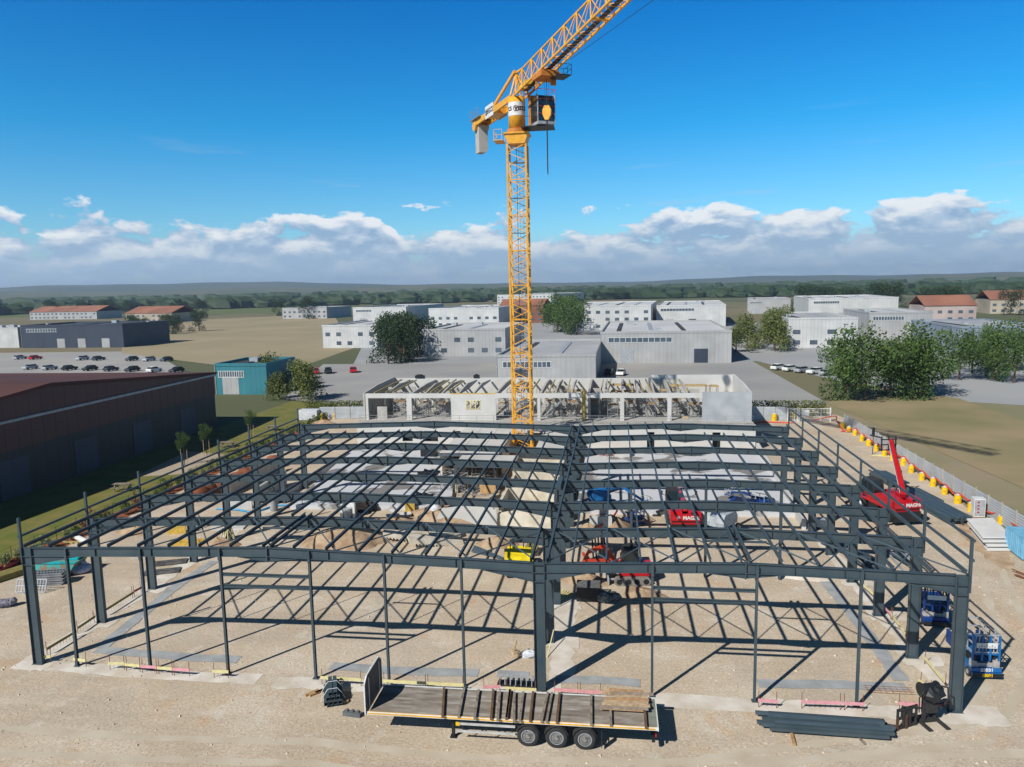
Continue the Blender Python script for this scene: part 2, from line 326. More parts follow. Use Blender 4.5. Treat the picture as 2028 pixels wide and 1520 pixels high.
# ================================================================ STEEL HALL
WL, WR, BAY, EAVE, RL, RR_ = 29.65, 20.76, 5.461, 7.06, .415, .28
steel = thing('steel_building_frame', 'unfinished dark grey steel skeleton of a low double-span hall, no cladding', 'steel frame')
RD = .52
def rafter(xc, zc, xr, zr, y, parent, hl=2.7, hd=1.02):
    s = 1 if xr > xc else -1; L = abs(xr-xc); sl = (zr-zc)/L
    T = lambda d: (xc+s*d, zc+sl*d)
    def P(d, dep): x, z = T(d); return (x, z-dep)
    m = MB(); m.pz([T(0), T(L), P(L, .76), P(L-1.7, RD), P(hl, RD), P(0, hd)][::s], y-.012, y+.012)
    def fl(d0, p0, d1, p1, t=.03, w=.11): m.pz([P(d0, p0), P(d1, p1), P(d1, p1+t), P(d0, p0+t)], y-w, y+w)
    fl(0, -.0, L, -.0); fl(0, RD-.03, L, RD-.03); fl(0, hd-.01, hl, RD+.002); fl(L-1.7, RD+.002, L, .76)
    m.pz([P(L-.03, -.03), P(L, -.03), P(L, .82), P(L-.03, .82)], y-.13, y+.13)
    m.pz([P(0, 0), P(.03, 0), P(.03, hd+.05), P(0, hd+.05)], y-.13, y+.13)
    for k in (.28, .52, .76): m.pz([P(L*k, .03), P(L*k+.012, .03), P(L*k+.012, RD-.03), P(L*k, RD-.03)], y-.10, y+.10)
    return m.build('rafter', STEEL, parent)
def column(x, y, w, z1, parent, dep=.13, stiff=(), foot=.0):
    m = MB(); m.bx(x-w/2+.02, x+w/2-.02, y-.012, y+.012, foot, z1)
    for s in (-1, 1): m.bx(x+s*w/2-.0125, x+s*w/2+.0125, y-dep, y+dep, foot, z1+.002)
    for z in stiff: m.bx(x-w/2+.015, x+w/2-.015, y-dep+.01, y+dep-.01, z-.012, z+.012)
    m.bx(x-w/2-.06, x+w/2+.06, y-dep-.05, y+dep+.05, .028, .055)
    return m.build('column', STEEL, parent)
for i in range(8):
    y = i*BAY
    fr = bpy.data.objects.new('portal_frame', None); COL.objects.link(fr); fr.parent = steel; fr.location = (0, 0, 0)
    fr.location = (0, y, 0)
    column(-WL+.28, 0, .56, EAVE-.005, fr, stiff=(EAVE-RD, EAVE-1.02)); column(WR-.28, 0, .56, EAVE-.005, fr, stiff=(EAVE-RD, EAVE-1.02, ))
    column(0, 0, .56, EAVE-.005, fr, .15, stiff=(EAVE-RD, EAVE-1.02, EAVE-.1))
    rafter(-WL+.58, EAVE, -WL/2, EAVE+RL, 0, fr); rafter(-.3, EAVE, -WL/2, EAVE+RL, 0, fr)
    rafter(.3, EAVE, WR/2, EAVE+RR_, 0, fr, 2.3, .95); rafter(WR-.58, EAVE, WR/2, EAVE+RR_, 0, fr, 2.3, .95)
def roofz(x):
    if x < 0: return EAVE+RL*(1-abs(x+WL/2)/(WL/2))
    return EAVE+RR_*(1-abs(x-WR/2)/(WR/2))
def purlin(x, y0, y1, w=.075, h=.19):
    m = MB(); z = roofz(x)+.035
    m.bx(x-.01, x+.01, y0, y1, z, z+h); m.bx(x-.01, x+w, y0, y1, z+h-.012, z+h+.003); m.bx(x-.01, x+w, y0, y1, z-.003, z+.010)
    m.bar((x-.006, y0, z+h*.5), (x-.006, y1, z+h*.5), .018, h)
    return m.build('purlin', STEEL, steel)
YE = [k*BAY for k in range(8)]
lp = [-WL+1.75+1.853*k*.985 for k in range(15)]
for k, x in enumerate(lp):
    if abs(x+WL/2) < .5: continue
    purlin(x, -.12, YE[6]+.15)
for dx in (-.22, .22): purlin(-WL/2+dx, -.12, YE[1]+.2)
purlin(-WL/2-1.0, YE[1]-.1, YE[6]+.1); 
purlin(-WL+.2, -.12, YE[7]); purlin(-.42, -.12, YE[7], .1, .24); purlin(.42, -.12, YE[7], .1, .24)
rp = [1.75*k for k in range(1, 12)]
for k, x in enumerate(rp):
    if abs(x-WR/2) < .5: continue
    purlin(x*.988, -.12, YE[7]+.1 if k < 5 else YE[6]+.15)
for dx in (-.22, .22): purlin(WR/2+dx, -.12, YE[1]+.2)
purlin(WR-.15, -.12, YE[7]+.1)
m = MB(); m.box((WR/2, 3.0, EAVE+RR_+.05), (3.2, .1, .1)); m.build('trimmer', STEEL, steel)
m = MB(); m.box((-WL/2, 3.0, EAVE+RL+.05), (3.4, .1, .1)); m.build('trimmer', STEEL, steel)
m = MB(); m.box((0, YE[3]-1.2, EAVE+.16), (.34, 2.6, .3)); m.build('valley_box', STEEL, steel)
def xb(x0, x1, y0=.1, y1=BAY-.1):
    for a, b in ((x0, x1), (x1, x0)):
        m = MB(); m.cyl((a, y0, roofz(a)-.02), (b, y1, roofz(b)-.02), .042, 5); m.build('brace_rod', STEEL2, steel)
for k in range(8): xb(-WL+.4+3.65*k, -WL+.4+3.65*(k+1))
for k in range(6): xb(.4+3.4*k, .4+3.4*(k+1))
# gable posts with their rails (front line)
gx = [atY(p, q, 0).x for p, q in ((131, 1084), (278, 1086), (435, 1088), (612, 1093), (760, 1101), (913, 1108), (1292, 1120), (1499.5, 1122), (1706.6, 1131))]
for k, x in enumerate(gx):
    m = MB(); top = roofz(x)-.05; m.ibeam((x, -.03, .05), (x, -.03, top), .18, .12, .014, up=(0, 1, 0)); m.box((x, -.15, top-.35), (.14, .03, .6)); m.box((x, -.03, .06), (.3, .3, .03))
    m.build('gable_post', STEEL, steel)
def zat(px, py): return atY(px, py, 0).z
for a, b, ys in ((2, 3, (1140, 1163)), (6, 7, (1167, 1190))):
    for q in ys:
        z = zat((440+616)/2 if a == 2 else 1395, q); m = MB(); m.ibeam((gx[a]+.06, -.03, z), (gx[b]-.06, -.03, z), .16, .14, .014); m.build('gable_rail', STEEL, steel)
for x in (WR/2, WR/4-.1, WR*.75):
    m = MB(); m.ibeam((x, 3*BAY, .05), (x, 3*BAY, roofz(x)-.6), .2, .18, .016, up=(0, 1, 0)); m.build('ridge_post', STEEL, steel)
# parapet posts and rails
for k in range(8):
    for x in (-WL-.06, WR+.06):
        m = MB(); m.bar((x, YE[k], EAVE-.9), (x, YE[k], EAVE+1.72), .12, .14, (0, 1, 0)); m.build('parapet_post', STEEL, steel)
for x, hs in ((WR+.15, (.72, 1.70)), (-WL-.15, (.62,))):
    for h in hs: m = MB(); m.bar((x, -.08, EAVE+h), (x, YE[7]+.08, EAVE+h), .09, .12); m.build('parapet_rail', STEEL, steel)
# ================================================================ TOWER CRANE
CX, CY = -7.23, 52.55
cr = thing('tower_crane', 'tall yellow tower crane standing behind the steel skeleton, jib over the yard', 'crane', (CX, CY, 0))
HW = 1.08; TOP = 37.6
m = MB(); m.bx(-3.4, 3.4, -3.4, 3.4, .02, 1.0); m.build('foundation_block', CONC, cr)
nsec = 9; hs = (TOP-1.0)/nsec
for k in range(nsec):
    z0 = 1.0+k*hs; z1 = z0+hs; m = MB()
    for sx in (-1, 1):
        for sy in (-1, 1): m.bx(sx*HW-.1, sx*HW+.1, sy*HW-.1, sy*HW+.1, z0, z1-.01)
    for (ax, ay, bx_, by) in ((-1, -1, 1, -1), (1, -1, 1, 1), (1, 1, -1, 1), (-1, 1, -1, -1)):
        a = V((ax*HW, ay*HW, 0)); b = V((bx_*HW, by*HW, 0))
        m.bar(a+V((0, 0, z0+.05)), b+V((0, 0, z0+.05)), .11)
        for q in range(2):
            za = z0+.1+q*hs/2; zb = za+hs/2-.1
            p0, p1 = (a, b) if (q+k) % 2 == 0 else (b, a)
            m.bar(p0+V((0, 0, za)), p1+V((0, 0, (za+zb)/2)), .085); m.bar(p1+V((0, 0, (za+zb)/2)), p0+V((0, 0, zb)), .085)
    m.build('mast_section', CRY, cr)
    m = MB()
    for sx in (-.22, .22): m.bar((sx+.35, .1, z0), (sx+.35, .1, z1), .035)
    for q in range(14): m.bar((.13, .1, z0+q*hs/14), (.57, .1, z0+q*hs/14), .03)
    m.bx(-.95, .95, -.1, .95, z0+hs*.52, z0+hs*.52+.05); m.build('ladder', GALV, cr)
m = MB(); m.cyl((-.1, -.3, 1), (-.1, -.3, TOP), .03, 5); m.build('power_cable', BLACK, cr)
m = MB(); m.pz([(-1.0, TOP), (1.0, TOP), (1.35, TOP+1.1), (-1.35, TOP+1.1)], -1.25, 1.25); m.bx(-1.5, 1.5, -1.4, 1.4, TOP+1.1, TOP+1.28); m.build('slewing_support', CRY, cr)
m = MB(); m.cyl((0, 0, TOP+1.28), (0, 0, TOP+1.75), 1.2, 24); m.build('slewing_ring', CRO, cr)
m = MB(); m.cyl((0, 0, TOP+1.75), (0, 0, TOP+5.3), .98, 28); m.build('tower_head', CRY, cr, True)
m = MB(); m.cyl((0, 0, TOP+3.2), (0, 0, TOP+4.7), 1.0, 28, caps=False); wb = m.build('sign_band', WHITE, cr, True)
LOGO = pm('dark_red_print', (.10, .015, .02), .6); LOGK = pm('dark_print', (.03, .03, .035), .6)
def emblem(parent, loc, rot, s, mat):
    m = MB(); n = 20
    for i in range(n):
        a, b = 2*pi*i/n, 2*pi*(i+1)/n
        m.hexa([(s*.86*cos(a), s*.86*sin(a), 0), (s*cos(a), s*sin(a), 0), (s*cos(b), s*sin(b), 0), (s*.86*cos(b), s*.86*sin(b), 0), (s*.86*cos(a), s*.86*sin(a), .01), (s*cos(a), s*sin(a), .01), (s*cos(b), s*sin(b), .01), (s*.86*cos(b), s*.86*sin(b), .01)])
    for sx in (-1, 1):
        m.bar((sx*.12*s, -.1*s, .004), (sx*.6*s, .55*s, .004), .28*s, .02); m.bar((sx*.08*s, .05*s, .007), (sx*.28*s, -.82*s, .007), .24*s, .02)
    m.cyl((0, .42*s, -.003), (0, .42*s, .012), .24*s, 12)
    o = m.build('emblem', mat, parent); o.location = loc; o.rotation_euler = rot; return o
# letters wrapped on the drum, turned to the yard
vdir = V((CAM.x-CX, CAM.y-CY, 0)).normalized(); th0 = math.atan2(vdir.y, vdir.x)
for ch, off in (('G', 62), ('C', 50), ('S', 38)):
    pass
for ch, off in (('S', -42), ('C', -58), ('E', 16), ('G', 33), ('C', 50), ('S', 66)):
    a = th0+R(off); text_part(ch, .62, LOGK, wb, (1.01*cos(a), 1.01*sin(a), TOP+3.95), (pi/2, 0, a+pi/2), bold=.012)
a = th0+R(-6); emblem(wb, (1.015*cos(a), 1.015*sin(a), TOP+3.95), (pi/2, 0, a+pi/2), .33, LOGO)
# jib: local frame turned to its direction
JD = V((.477, -.879, 0)).normalized(); ja = math.atan2(JD.y, JD.x)
JZ = TOP+5.35; RISE = R(5.8)
jib = bpy.data.objects.new('jib', None); COL.objects.link(jib); jib.parent = cr; jib.location = (.3, 0, JZ); jib.rotation_euler = (0, -RISE, ja)
LJ = 46; JW = .82; JH = 2.75
m = MB()
for s in (-1, 1): m.bar((0, s*JW, 0), (LJ, s*JW, 0), .17, .2)
m.build('lower_chord', CRY, jib)
m = MB(); m.bar((-.5, 0, JH+.25), (1.45, 0, JH), .2); m.bar((1.45, 0, JH), (LJ, 0, JH-.3), .15); m.build('upper_chord', CRY, jib)
m = MB(); n = 16; st = LJ/n
for i in range(n):
    x = i*st
    for s in (-1, 1):
        xm = x+st/2; zt = JH
        m.bar((x, s*JW, .05), (xm, 0, zt), .085); m.bar((xm, 0, zt), (x+st, s*JW, .05), .085); m.bar((xm, 0, zt), (xm+.1, s*JW, .05), .05)
    m.bar((x, -JW, 0), (x, JW, 0), .08); m.bar((x, -JW, 0), (xm, JW, 0), .055); m.bar((xm, JW, 0), (x+st, -JW, 0), .055); m.bar((xm, -JW, 0), (xm, JW, 0), .05)
    if i % 5 == 2: m.bar((x+.4, -JW-.1, -.02), (x+.4, JW+.1, -.02), .3, .14)
m.build('lattice', CRY, jib)
m = MB(); m.bx(2, LJ, -.28, .28, -.02, .02); m.build('catwalk', DARK, jib)
# A-frame above the tower head
m = MB()
for s in (-1, 1): m.bar((-.5, 0, JH+.25), (-1.2, s*.75, .1), .17); m.bar((-.5, 0, JH+.25), (.9, s*.75, .1), .17)
m.build('top_frame', CRY, jib)
m = MB(); m.bx(1.2, 3.4, -.45, .45, .3, .8); m.build('winch_housing', YEL, jib)
# counter jib
cj = bpy.data.objects.new('counter_jib', None); COL.objects.link(cj); cj.parent = cr; cj.location = (0, 0, JZ); cj.rotation_euler[2] = ja
m = MB()
for s in (-1, 1): m.bar((0, s*.75, -.1), (-13.6, s*.75, -.3), .24, .7)
m.bar((-.4, 0, JH+.25), (-9.6, 0, .3), .24, .38)
for x in range(0, 14, 2): m.bar((-x, -.75, -.2), (-x, .75, -.2), .14)
m.bx(-8.5, -5.2, -.7, .7, -.6, .35); m.build('girder', CRY, cj)
m = MB(); m.bx(-8.6, -5.6, -.93, -.89, -.75, .75); m.bx(-8.6, -5.6, .89, .93, -.75, .75); sgn = m.build('sign_board', WHITE, cj)
for sy, rz in ((-.945, 0), (.945, pi)):
    text_part('EGCS', .86, LOGK, sgn, (-6.7 if sy < 0 else -7.5, sy, 0), (pi/2, 0, rz), bold=.015)
    emblem(sgn, (-8.12 if sy < 0 else -6.1, sy, 0), (pi/2, 0, rz), .38, LOGO)
m = MB(); m.bx(-14.2, -10.4, -1.2, 1.2, .10, .18)
for s in (-1, 1):
    for h in (.6, 1.2): m.bar((-14.2, s*1.2, h), (-10.4, s*1.2, h), .04)
    for x in (-14.2, -13.3, -12.4, -11.4, -10.4): m.bar((x, s*1.2, .1), (x, s*1.2, 1.2), .04)
m.bar((-14.2, -1.2, 1.2), (-14.2, 1.2, 1.2), .04); m.build('railing', GALV, cj)
m = MB(); m.px([(-.62, -.6), (.62, -.6), (.62, -3.7), (.3, -4.1), (-.62, -4.1)], -13.7, -12.2); m.build('counterweight', CONC, cj)
m = MB(); m.cyl((-13.2, -.95, -.55), (-13.2, .95, -.55), .7, 18); m.build('weight_hanger', CRY, cj)
# cab
cab = bpy.data.objects.new('operator_cab', None); COL.objects.link(cab); cab.parent = cr; cab.scale = (1.25, 1.25, 1.28); cab.location = (3.0, -1.1, TOP+1.75); cab.rotation_euler[2] = ja+pi/2
m = MB(); m.bx(-.85, .85, -1.1, .95, 0, .25); m.pz([(-.85, .25), (.85, .25), (.85, 2.55), (-.85, 2.55)], .9, 1.05)
m.px([(-1.1, .25), (-1.0, .25), (-1.0, 2.4), (-.7, 2.55), (-.8, 2.62), (-1.15, 2.42)], -.86, -.80); m.px([(-1.1, .25), (-1.0, .25), (-1.0, 2.4), (-.7, 2.55), (-.8, 2.62), (-1.15, 2.42)], .80, .86)
m.build('cab_shell', GREY, cab)
m = MB(); m.px([(-1.06, .26), (.9, .26), (.9, 2.5), (-.75, 2.5), (-1.05, 2.2)], -.83, .83); m.build('window_glass', GLASS, cab)
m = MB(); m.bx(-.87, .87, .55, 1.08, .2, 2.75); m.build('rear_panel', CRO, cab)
m = MB()
for s in (-1, 1): m.bar((s*.9, -1.1, 2.95), (s*.9, .9, 2.95), .04); m.bar((s*.9, -1.1, 2.6), (s*.9, -1.1, 2.95), .04); m.bar((s*.9, .9, 2.6), (s*.9, .9, 2.95), .04)
m.bar((-.9, -1.1, 2.95), (.9, -1.1, 2.95), .04)
for z in (.9, 1.5, 2.1): m.bar((-.84, -1.16, z), (.84, -1.16, z), .035)
m.build('roof_rail', REDO, cab)
m = MB(); m.bx(.7, 4.4, -2.3, .5, TOP+1.58, TOP+1.68)
for p in ((.8, -1.85), (2, -1.85), (1.6, .45), (.8, .45)): m.bar((p[0], p[1], TOP+1.6), (p[0], p[1], TOP+2.8), .04)
m.bar((.8, -1.85, TOP+2.8), (2, -1.85, TOP+2.8), .04); m.build('access_platform', DARK, cr)
m = MB(); m.bx(-2.6, -1.5, -1.6, .8, TOP+.35, TOP+.43)
for p in ((-2.55, -1.55), (-1.6, -1.55), (-2.55, -.4), (-2.55, .75), (-1.6, .75)): m.bar((p[0], p[1], TOP+.4), (p[0], p[1], TOP+1.6), .045)
for h in (1.0, 1.6): m.bar((-2.55, -1.55, TOP+h), (-2.55, .75, TOP+h), .045); m.bar((-2.55, -1.55, TOP+h), (-1.6, -1.55, TOP+h), .045)
m.build('slewing_platform', CRY, cr)
# trolley, hook, ropes
tr = bpy.data.objects.new('trolley', None); COL.objects.link(tr); tr.parent = cr; tr.rotation_euler[2] = ja
dq = ray(1082, 143); aq = V((CX+.3, CY, JZ)); den = dq.x*JD.y-dq.y*JD.x
td = ((aq.y-CAM.y)*dq.x-(aq.x-CAM.x)*dq.y)/-den
tr.location = (.3+JD.x*td, JD.y*td, JZ+td*math.tan(RISE))
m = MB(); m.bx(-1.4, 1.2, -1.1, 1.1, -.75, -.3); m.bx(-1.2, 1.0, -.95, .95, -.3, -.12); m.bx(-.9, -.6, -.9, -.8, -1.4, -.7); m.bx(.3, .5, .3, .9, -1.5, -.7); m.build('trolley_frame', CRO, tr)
m = MB(); m.bx(.6, 2.6, .2, 1.7, -.95, -.88)
for p in ((.6, 1.7), (1.6, 1.7), (2.6, 1.7), (2.6, .2)): m.bar((p[0], p[1], -.9), (p[0], p[1], .15), .04)
for h in (-.35, .15): m.bar((.6, 1.7, h), (2.6, 1.7, h), .035); m.bar((2.6, 1.7, h), (2.6, .2, h), .035)
m.build('trolley_platform', DARK, tr)
hk = at(1091, 197, 40.2); hl = V((hk.x-CX, hk.y-CY, 0)); hd = hl.x*JD.x+hl.y*JD.y
m = MB()
for s in (-.3, .3):
    for q in (-.15, .15): m.cyl((s, q, -.7), (s*.6, q*.6, -3.6), .014, 4)
m.build('hoist_rope', DARK, tr)
m = MB(); m.pz([(-.25, -3.5), (.25, -3.5), (.48, -3.9), (.45, -4.5), (.15, -5.0), (-.2, -4.95), (-.45, -4.4), (-.45, -3.9)], -.18, .18)
hb = m.build('hook_block', CRY, tr); hb.rotation_euler[2] = .9
m = MB(); m.cyl((0, 0, -4.9), (0, 0, -5.5), .08, 8); m.tube([(0, 0, -5.5), (.2, 0, -5.75), (.1, 0, -6.0), (-.15, 0, -5.95)], .06)
for q in (-.12, 0, .12): m.cyl((q, 0, -5.7), (q*.7, 0, -10.6-q), .03, 5)
m.build('hook_slings', DARK, tr)
a = at(1130, 118, JZ-1.0); b = at(1300, -4, JZ-1.4); m = MB(); m.cyl((a.x-CX, a.y-CY, a.z), (b.x-CX, b.y-CY, b.z), .022, 5); m.build('trolley_rope', DARK, cr)
# ================================================================ BACK BUILDING (concrete, under construction)
cb = thing('concrete_building', 'white concrete building under construction behind the steel skeleton, roofless upper floor', 'building', (0, 0, 0))
Y0, Y1, Y2, ZF, ZT = 59.0, 62.0, 77.0, 3.1, 6.95
XL, XR = -30.7, 21.5
def wx(px): return atY(px, 800, Y1).x
m = MB(); doors = [(-24.4, -23.0, .9), (-21.4, -19.5, .9), (-17.4, -16.4, .9), (-14.1, -12.7, .9), (8.0, 8.95, 0), (16.2, 17.2, .2)]
x = XL
for a, b, zs in doors:
    m.bx(x, a, Y0, Y0+.25, 0, ZF); m.bx(a, b, Y0, Y0+.25, 2.35, ZF)
    if zs > .1: m.bx(a, b, Y0, Y0+.25, 0, zs)
    x = b
m.bx(x, XR, Y0, Y0+.25, 0, ZF); m.bx(XL, XL+.25, Y0+.25, Y2, 0, ZF); m.bx(XR-.25, XR, Y0+.25, Y2, 0, ZF)
m.build('lower_wall', CONCW, cb)
m = MB(); m.bx(XL, XR, Y0+.9, Y0+1.0, 0, ZF-.3); m.build('opening_shade_sheet', DARK, cb)  # dark sheet behind the openings, in place of the shade indoors
m = MB(); m.bx(XL-.03, XR+.03, Y0-.04, Y2+.03, ZF, ZF+.18); m.build('floor_slab', CONC, cb)
ZF += .18
m = MB(); m.bx(XL, wx(1060), Y2-.25, Y2, ZF, 7.3); m.bx(wx(1060), wx(1300), Y2-.25, Y2, ZF, 7.15); m.bx(wx(1300), XR, Y2-.25, Y2, ZF, 7.6)
m.build('rear_wall', CONCW, cb)
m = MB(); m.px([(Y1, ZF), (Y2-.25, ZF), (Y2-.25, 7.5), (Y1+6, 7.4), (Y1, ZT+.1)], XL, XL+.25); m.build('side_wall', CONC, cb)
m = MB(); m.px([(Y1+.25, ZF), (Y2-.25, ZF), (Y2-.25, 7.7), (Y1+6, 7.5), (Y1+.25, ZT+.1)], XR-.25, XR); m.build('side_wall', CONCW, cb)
# front line: beams, pillars, solid panels
def fx(p): return wx(p)
m = MB(); wxl, wxr = fx(893), fx(982); h0, h1 = fx(923), fx(951)
m.bx(wxl, h0, Y1, Y1+.22, ZF, ZT-.1); m.bx(h1, wxr, Y1, Y1+.22, ZF, ZT-.1); m.bx(h0, h1, Y1, Y1+.22, ZF, 4.85); m.bx(h0, h1, Y1, Y1+.22, 5.95, ZT-.1)
p = m.build('front_panel', CONCW, cb)
m = MB(); m.bx(h0-.06, h1+.06, Y1-.05, Y1, 4.78, 4.86); m.bx(h0-.06, h1+.06, Y1-.05, Y1, 5.94, 6.02)
for q in (0, .33, .66, 1): m.bx(h0+(h1-h0)*q-.06, h0+(h1-h0)*q+.06, Y1-.04, Y1+.1, 4.86, 5.94)
m.build('window_formwork', CREAM, p)
m = MB(); m.bx(fx(1391), XR, Y1, Y1+.24, ZF, ZT+.12); m.build('front_panel', pm('shadow_grey_panel', (.40, .41, .42), .85, 0, (.30, .315, .335), .5, bump=.15), cb)  # bluish grey stands in for the shadow lying over this end panel
m = MB(); m.bx(wxl, wxr, Y1+.02, Y1+.18, ZT-.1, ZT+.02); m.build('beam_formwork', YELF, cb)
segs = [(724, 806), (814, 893), (982, 1152), (1164, 1391)]
for a, b in segs:
    m = MB(); m.bx(fx(a), fx(b), Y1, Y1+.35, ZT-.62, ZT); m.build('edge_beam', CONCW, cb)
for a, b in ((724, 729), (805, 815), (1064, 1070), (1228, 1236), (1322, 1330)):
    m = MB(); m.bx(fx(a), fx(b), Y1+.01, Y1+.36, ZF, ZT-.62 if a != 805 else ZT); m.build('pillar', CONCW, cb)
m = MB(); m.bx(fx(1153), fx(1160), Y1-.05, Y1+.4, ZF, ZT+.3); m.build('column_formwork', YELF, cb)
# cross walls running back
for i, p_ in enumerate((812, 980, 1006, 1068, 1164, 1232, 1326)):
    xx = fx(p_); m = MB(); m.px([(Y1+.4, ZT-.4), (Y1+.4, ZT), (Y1+9, ZT+.25), (Y2-.3, ZT+.1), (Y2-.3, ZF) if i in (0, 4) else (Y2-.3, ZT-.5), (Y1+.4, ZF) if i in (4,) else (Y1+7, ZT-.5)], xx, xx+.28)
    m.build('cross_wall' if i in (0, 4) else 'cross_beam', CONC, cb)
for i, p_ in enumerate((762, 838, 872, 905, 935, 1030, 1098, 1130, 1198, 1262, 1294, 1360)):
    xx = fx(p_); h_ = .55 if i % 3 else .9; m = MB(); m.px([(Y1+.6, ZT-.25), (Y1+.6, ZT-.05), (Y1+7, ZT+.5), (Y2-.6, ZT+.1), (Y2-.6, ZT-.1), (Y1+7, ZT+.5-h_)], xx, xx+.22); m.build('sloped_beam', CONC, cb)
for i, (a, b, ya) in enumerate([(-29.5, -25.4, 70), (-20.5, -17.9, 68), (-4.9, -2.4, 71), (.3, 2.1, 68), (8.2, 10.2, 70), (13.8, 15.4, 67)]):
    m = MB(); m.bx(a, b, ya, ya+.2, ZF, ZT-.15); m.build('partition_wall', CONC, cb)
m = MB(); m.bx(-29, -27.6, Y1+.8, Y1+1.1, ZF, ZF+1.7); m.build('partition_wall', CONC, cb)
TB = pm('timber_beam_yellow', (.40, .33, .16), .7, 0, (.36, .26, .09), 4)
# timber formwork girders lying on top of the walls
rn = random.Random(11)
for k, p_ in enumerate((742, 762, 778, 836, 852, 868, 884, 1015, 1032, 1050, 1085, 1100, 1118, 1190, 1208, 1252, 1270, 1290, 1345, 1362)):
    xx = fx(p_)+rn.uniform(-.2, .2); b = thing('formwork_girder', 'yellow timber girder running back over the upper floor, '+ORD[k]+' from the left', 'girder', (xx, 69, ZT+.10), rn.uniform(-.03, .03), 'formwork girders on the building')
    m = MB(); L = rn.uniform(5, 7); m.bar((0, -L, 0), (0, L, .12), .12, .2); m.build('flange', TB, b)
for i, (a, b_, yy, zz) in enumerate([(835, 860, 66, 6.2), (1060, 1090, 68, 6.1), (1085, 1108, 72, 6.5), (1210, 1262, 70, 6.2), (1212, 1260, 74, 6.6), (1300, 1345, 71, 6.2), (1340, 1420, 73, 6.6), (1425, 1445, 73, 6.5), (1120, 1150, 70, 6.3)]):
    b = thing('formwork_table', 'orange yellow slab formwork table on props inside the upper floor, '+ORD[i]+' from the left', 'formwork', (fx((a+b_)/2), yy, ZF), 0, 'slab formwork tables')
    w = (fx(b_)-fx(a))/2; m = MB(); m.bx(-w, w, -.8, .8, zz-ZF-.15, zz-ZF); m.build('table_top', YELP, b)
    m = MB()
    for sx in (-w+.1, w-.1):
        for sy in (-.7, .7): m.cyl((sx, sy, 0), (sx, sy, zz-ZF-.15), .045, 5)
    m.build('prop', GALV, b)
# scaffold towers and props
def tower(w, d, h, n):
    t = thing('scaffold_tower', 'x', 'scaffold')
    m = MB()
    for sx in (-w/2, w/2):
        for sy in (-d/2, d/2): m.cyl((sx, sy, 0), (sx, sy, h), .035, 5)
    m.build('standard', GALV, t); m = MB()
    for i in range(n+1):
        z = .15+(h-.3)*i/n
        for s in (-1, 1): m.cyl((-w/2, s*d/2, z), (w/2, s*d/2, z), .028, 4); m.cyl((s*w/2, -d/2, z), (s*w/2, d/2, z), .028, 4)
    m.build('ledger', GALV, t); m = MB()
    for i in range(n):
        z = .15+(h-.3)*i/n; z2 = .15+(h-.3)*(i+1)/n
        for s in (-1, 1): m.cyl((-w/2*(-1)**i, s*d/2, z), (w/2*(-1)**i, s*d/2, z2), .022, 4)
    m.build('bracing', GALV, t); m = MB(); m.bx(-w/2, w/2, -d/2, d/2, h*.62, h*.62+.05); m.build('deck', WOOD, t)
    return t
T0 = tower(1.3, 1.6, 3.2, 5); T0.location = (fx(770), 67, ZF); T0['group'] = 'scaffold towers on the upper floor'
T0['label'] = 'galvanised scaffold tower inside the upper floor, first from the left'
tw = [(786, 65), (828, 66), (845, 69), (866, 65), (884, 68), (990, 65), (1000, 70), (1085, 66), (1108, 69), (1130, 65), (1176, 66), (1200, 69), (1214, 64), (1250, 66), (1268, 70), (1290, 65), (1310, 68), (1342, 66), (1360, 69), (1378, 65)]
tw.sort()
for i, (p_, yy) in enumerate(tw):
    lab = 'galvanised scaffold tower on the upper floor, counted along the front: ' + (ORD[i+1] if i+1 < 20 else 'last')
    copy_tree(T0, (fx(p_), yy, ZF), rn.uniform(-.1, .1), lab, 'scaffold towers on the upper floor', (rn.uniform(.8, 1.2), 1, rn.uniform(.9, 1.08)))
P0 = thing('shoring_prop', 'thin grey steel shoring prop standing on the upper floor of the white building', 'prop', (fx(742), 64, ZF), 0, 'shoring props in the white building')
m = MB(); m.cyl((0, 0, 0), (0, 0, 1.7), .04, 5); m.cyl((0, 0, 1.7), (0, 0, 3.1), .028, 5); m.box((0, 0, .012), (.2, .2, .02)); m.build('tube', GALV, P0)
P0['label'] = 'thin grey steel shoring prop on the upper floor, first from the left'; P0.location.x = fx(731)
_px = sorted(q for q in (rn.choice((rn.uniform(732, 890), rn.uniform(985, 1060), rn.uniform(1072, 1388), rn.uniform(732, 1388))) for _ in range(95)) if not 893 < q < 984)
for i, p_ in enumerate(_px):
    copy_tree(P0, (fx(p_), rn.uniform(62.8, 75.5), ZF), 0, 'thin grey steel shoring prop on the upper floor, '+ORD[i+1]+' from the left', P0['group'])
st = thing('access_stair', 'steel access stair rising to the left inside the upper floor, right of crane mast', 'stair', (fx(1098), 65, ZF))
m = MB()
for s in (-.5, .5): m.bar((-1.4, s, 0), (1.4, s, 3.0), .06, .2)
m.build('stringer', GALV, st); m = MB()
for i in range(11): m.box((-1.3+i*.26, 0, .15+i*.28), (.24, 1, .04))
m.build('tread', GALV, st)
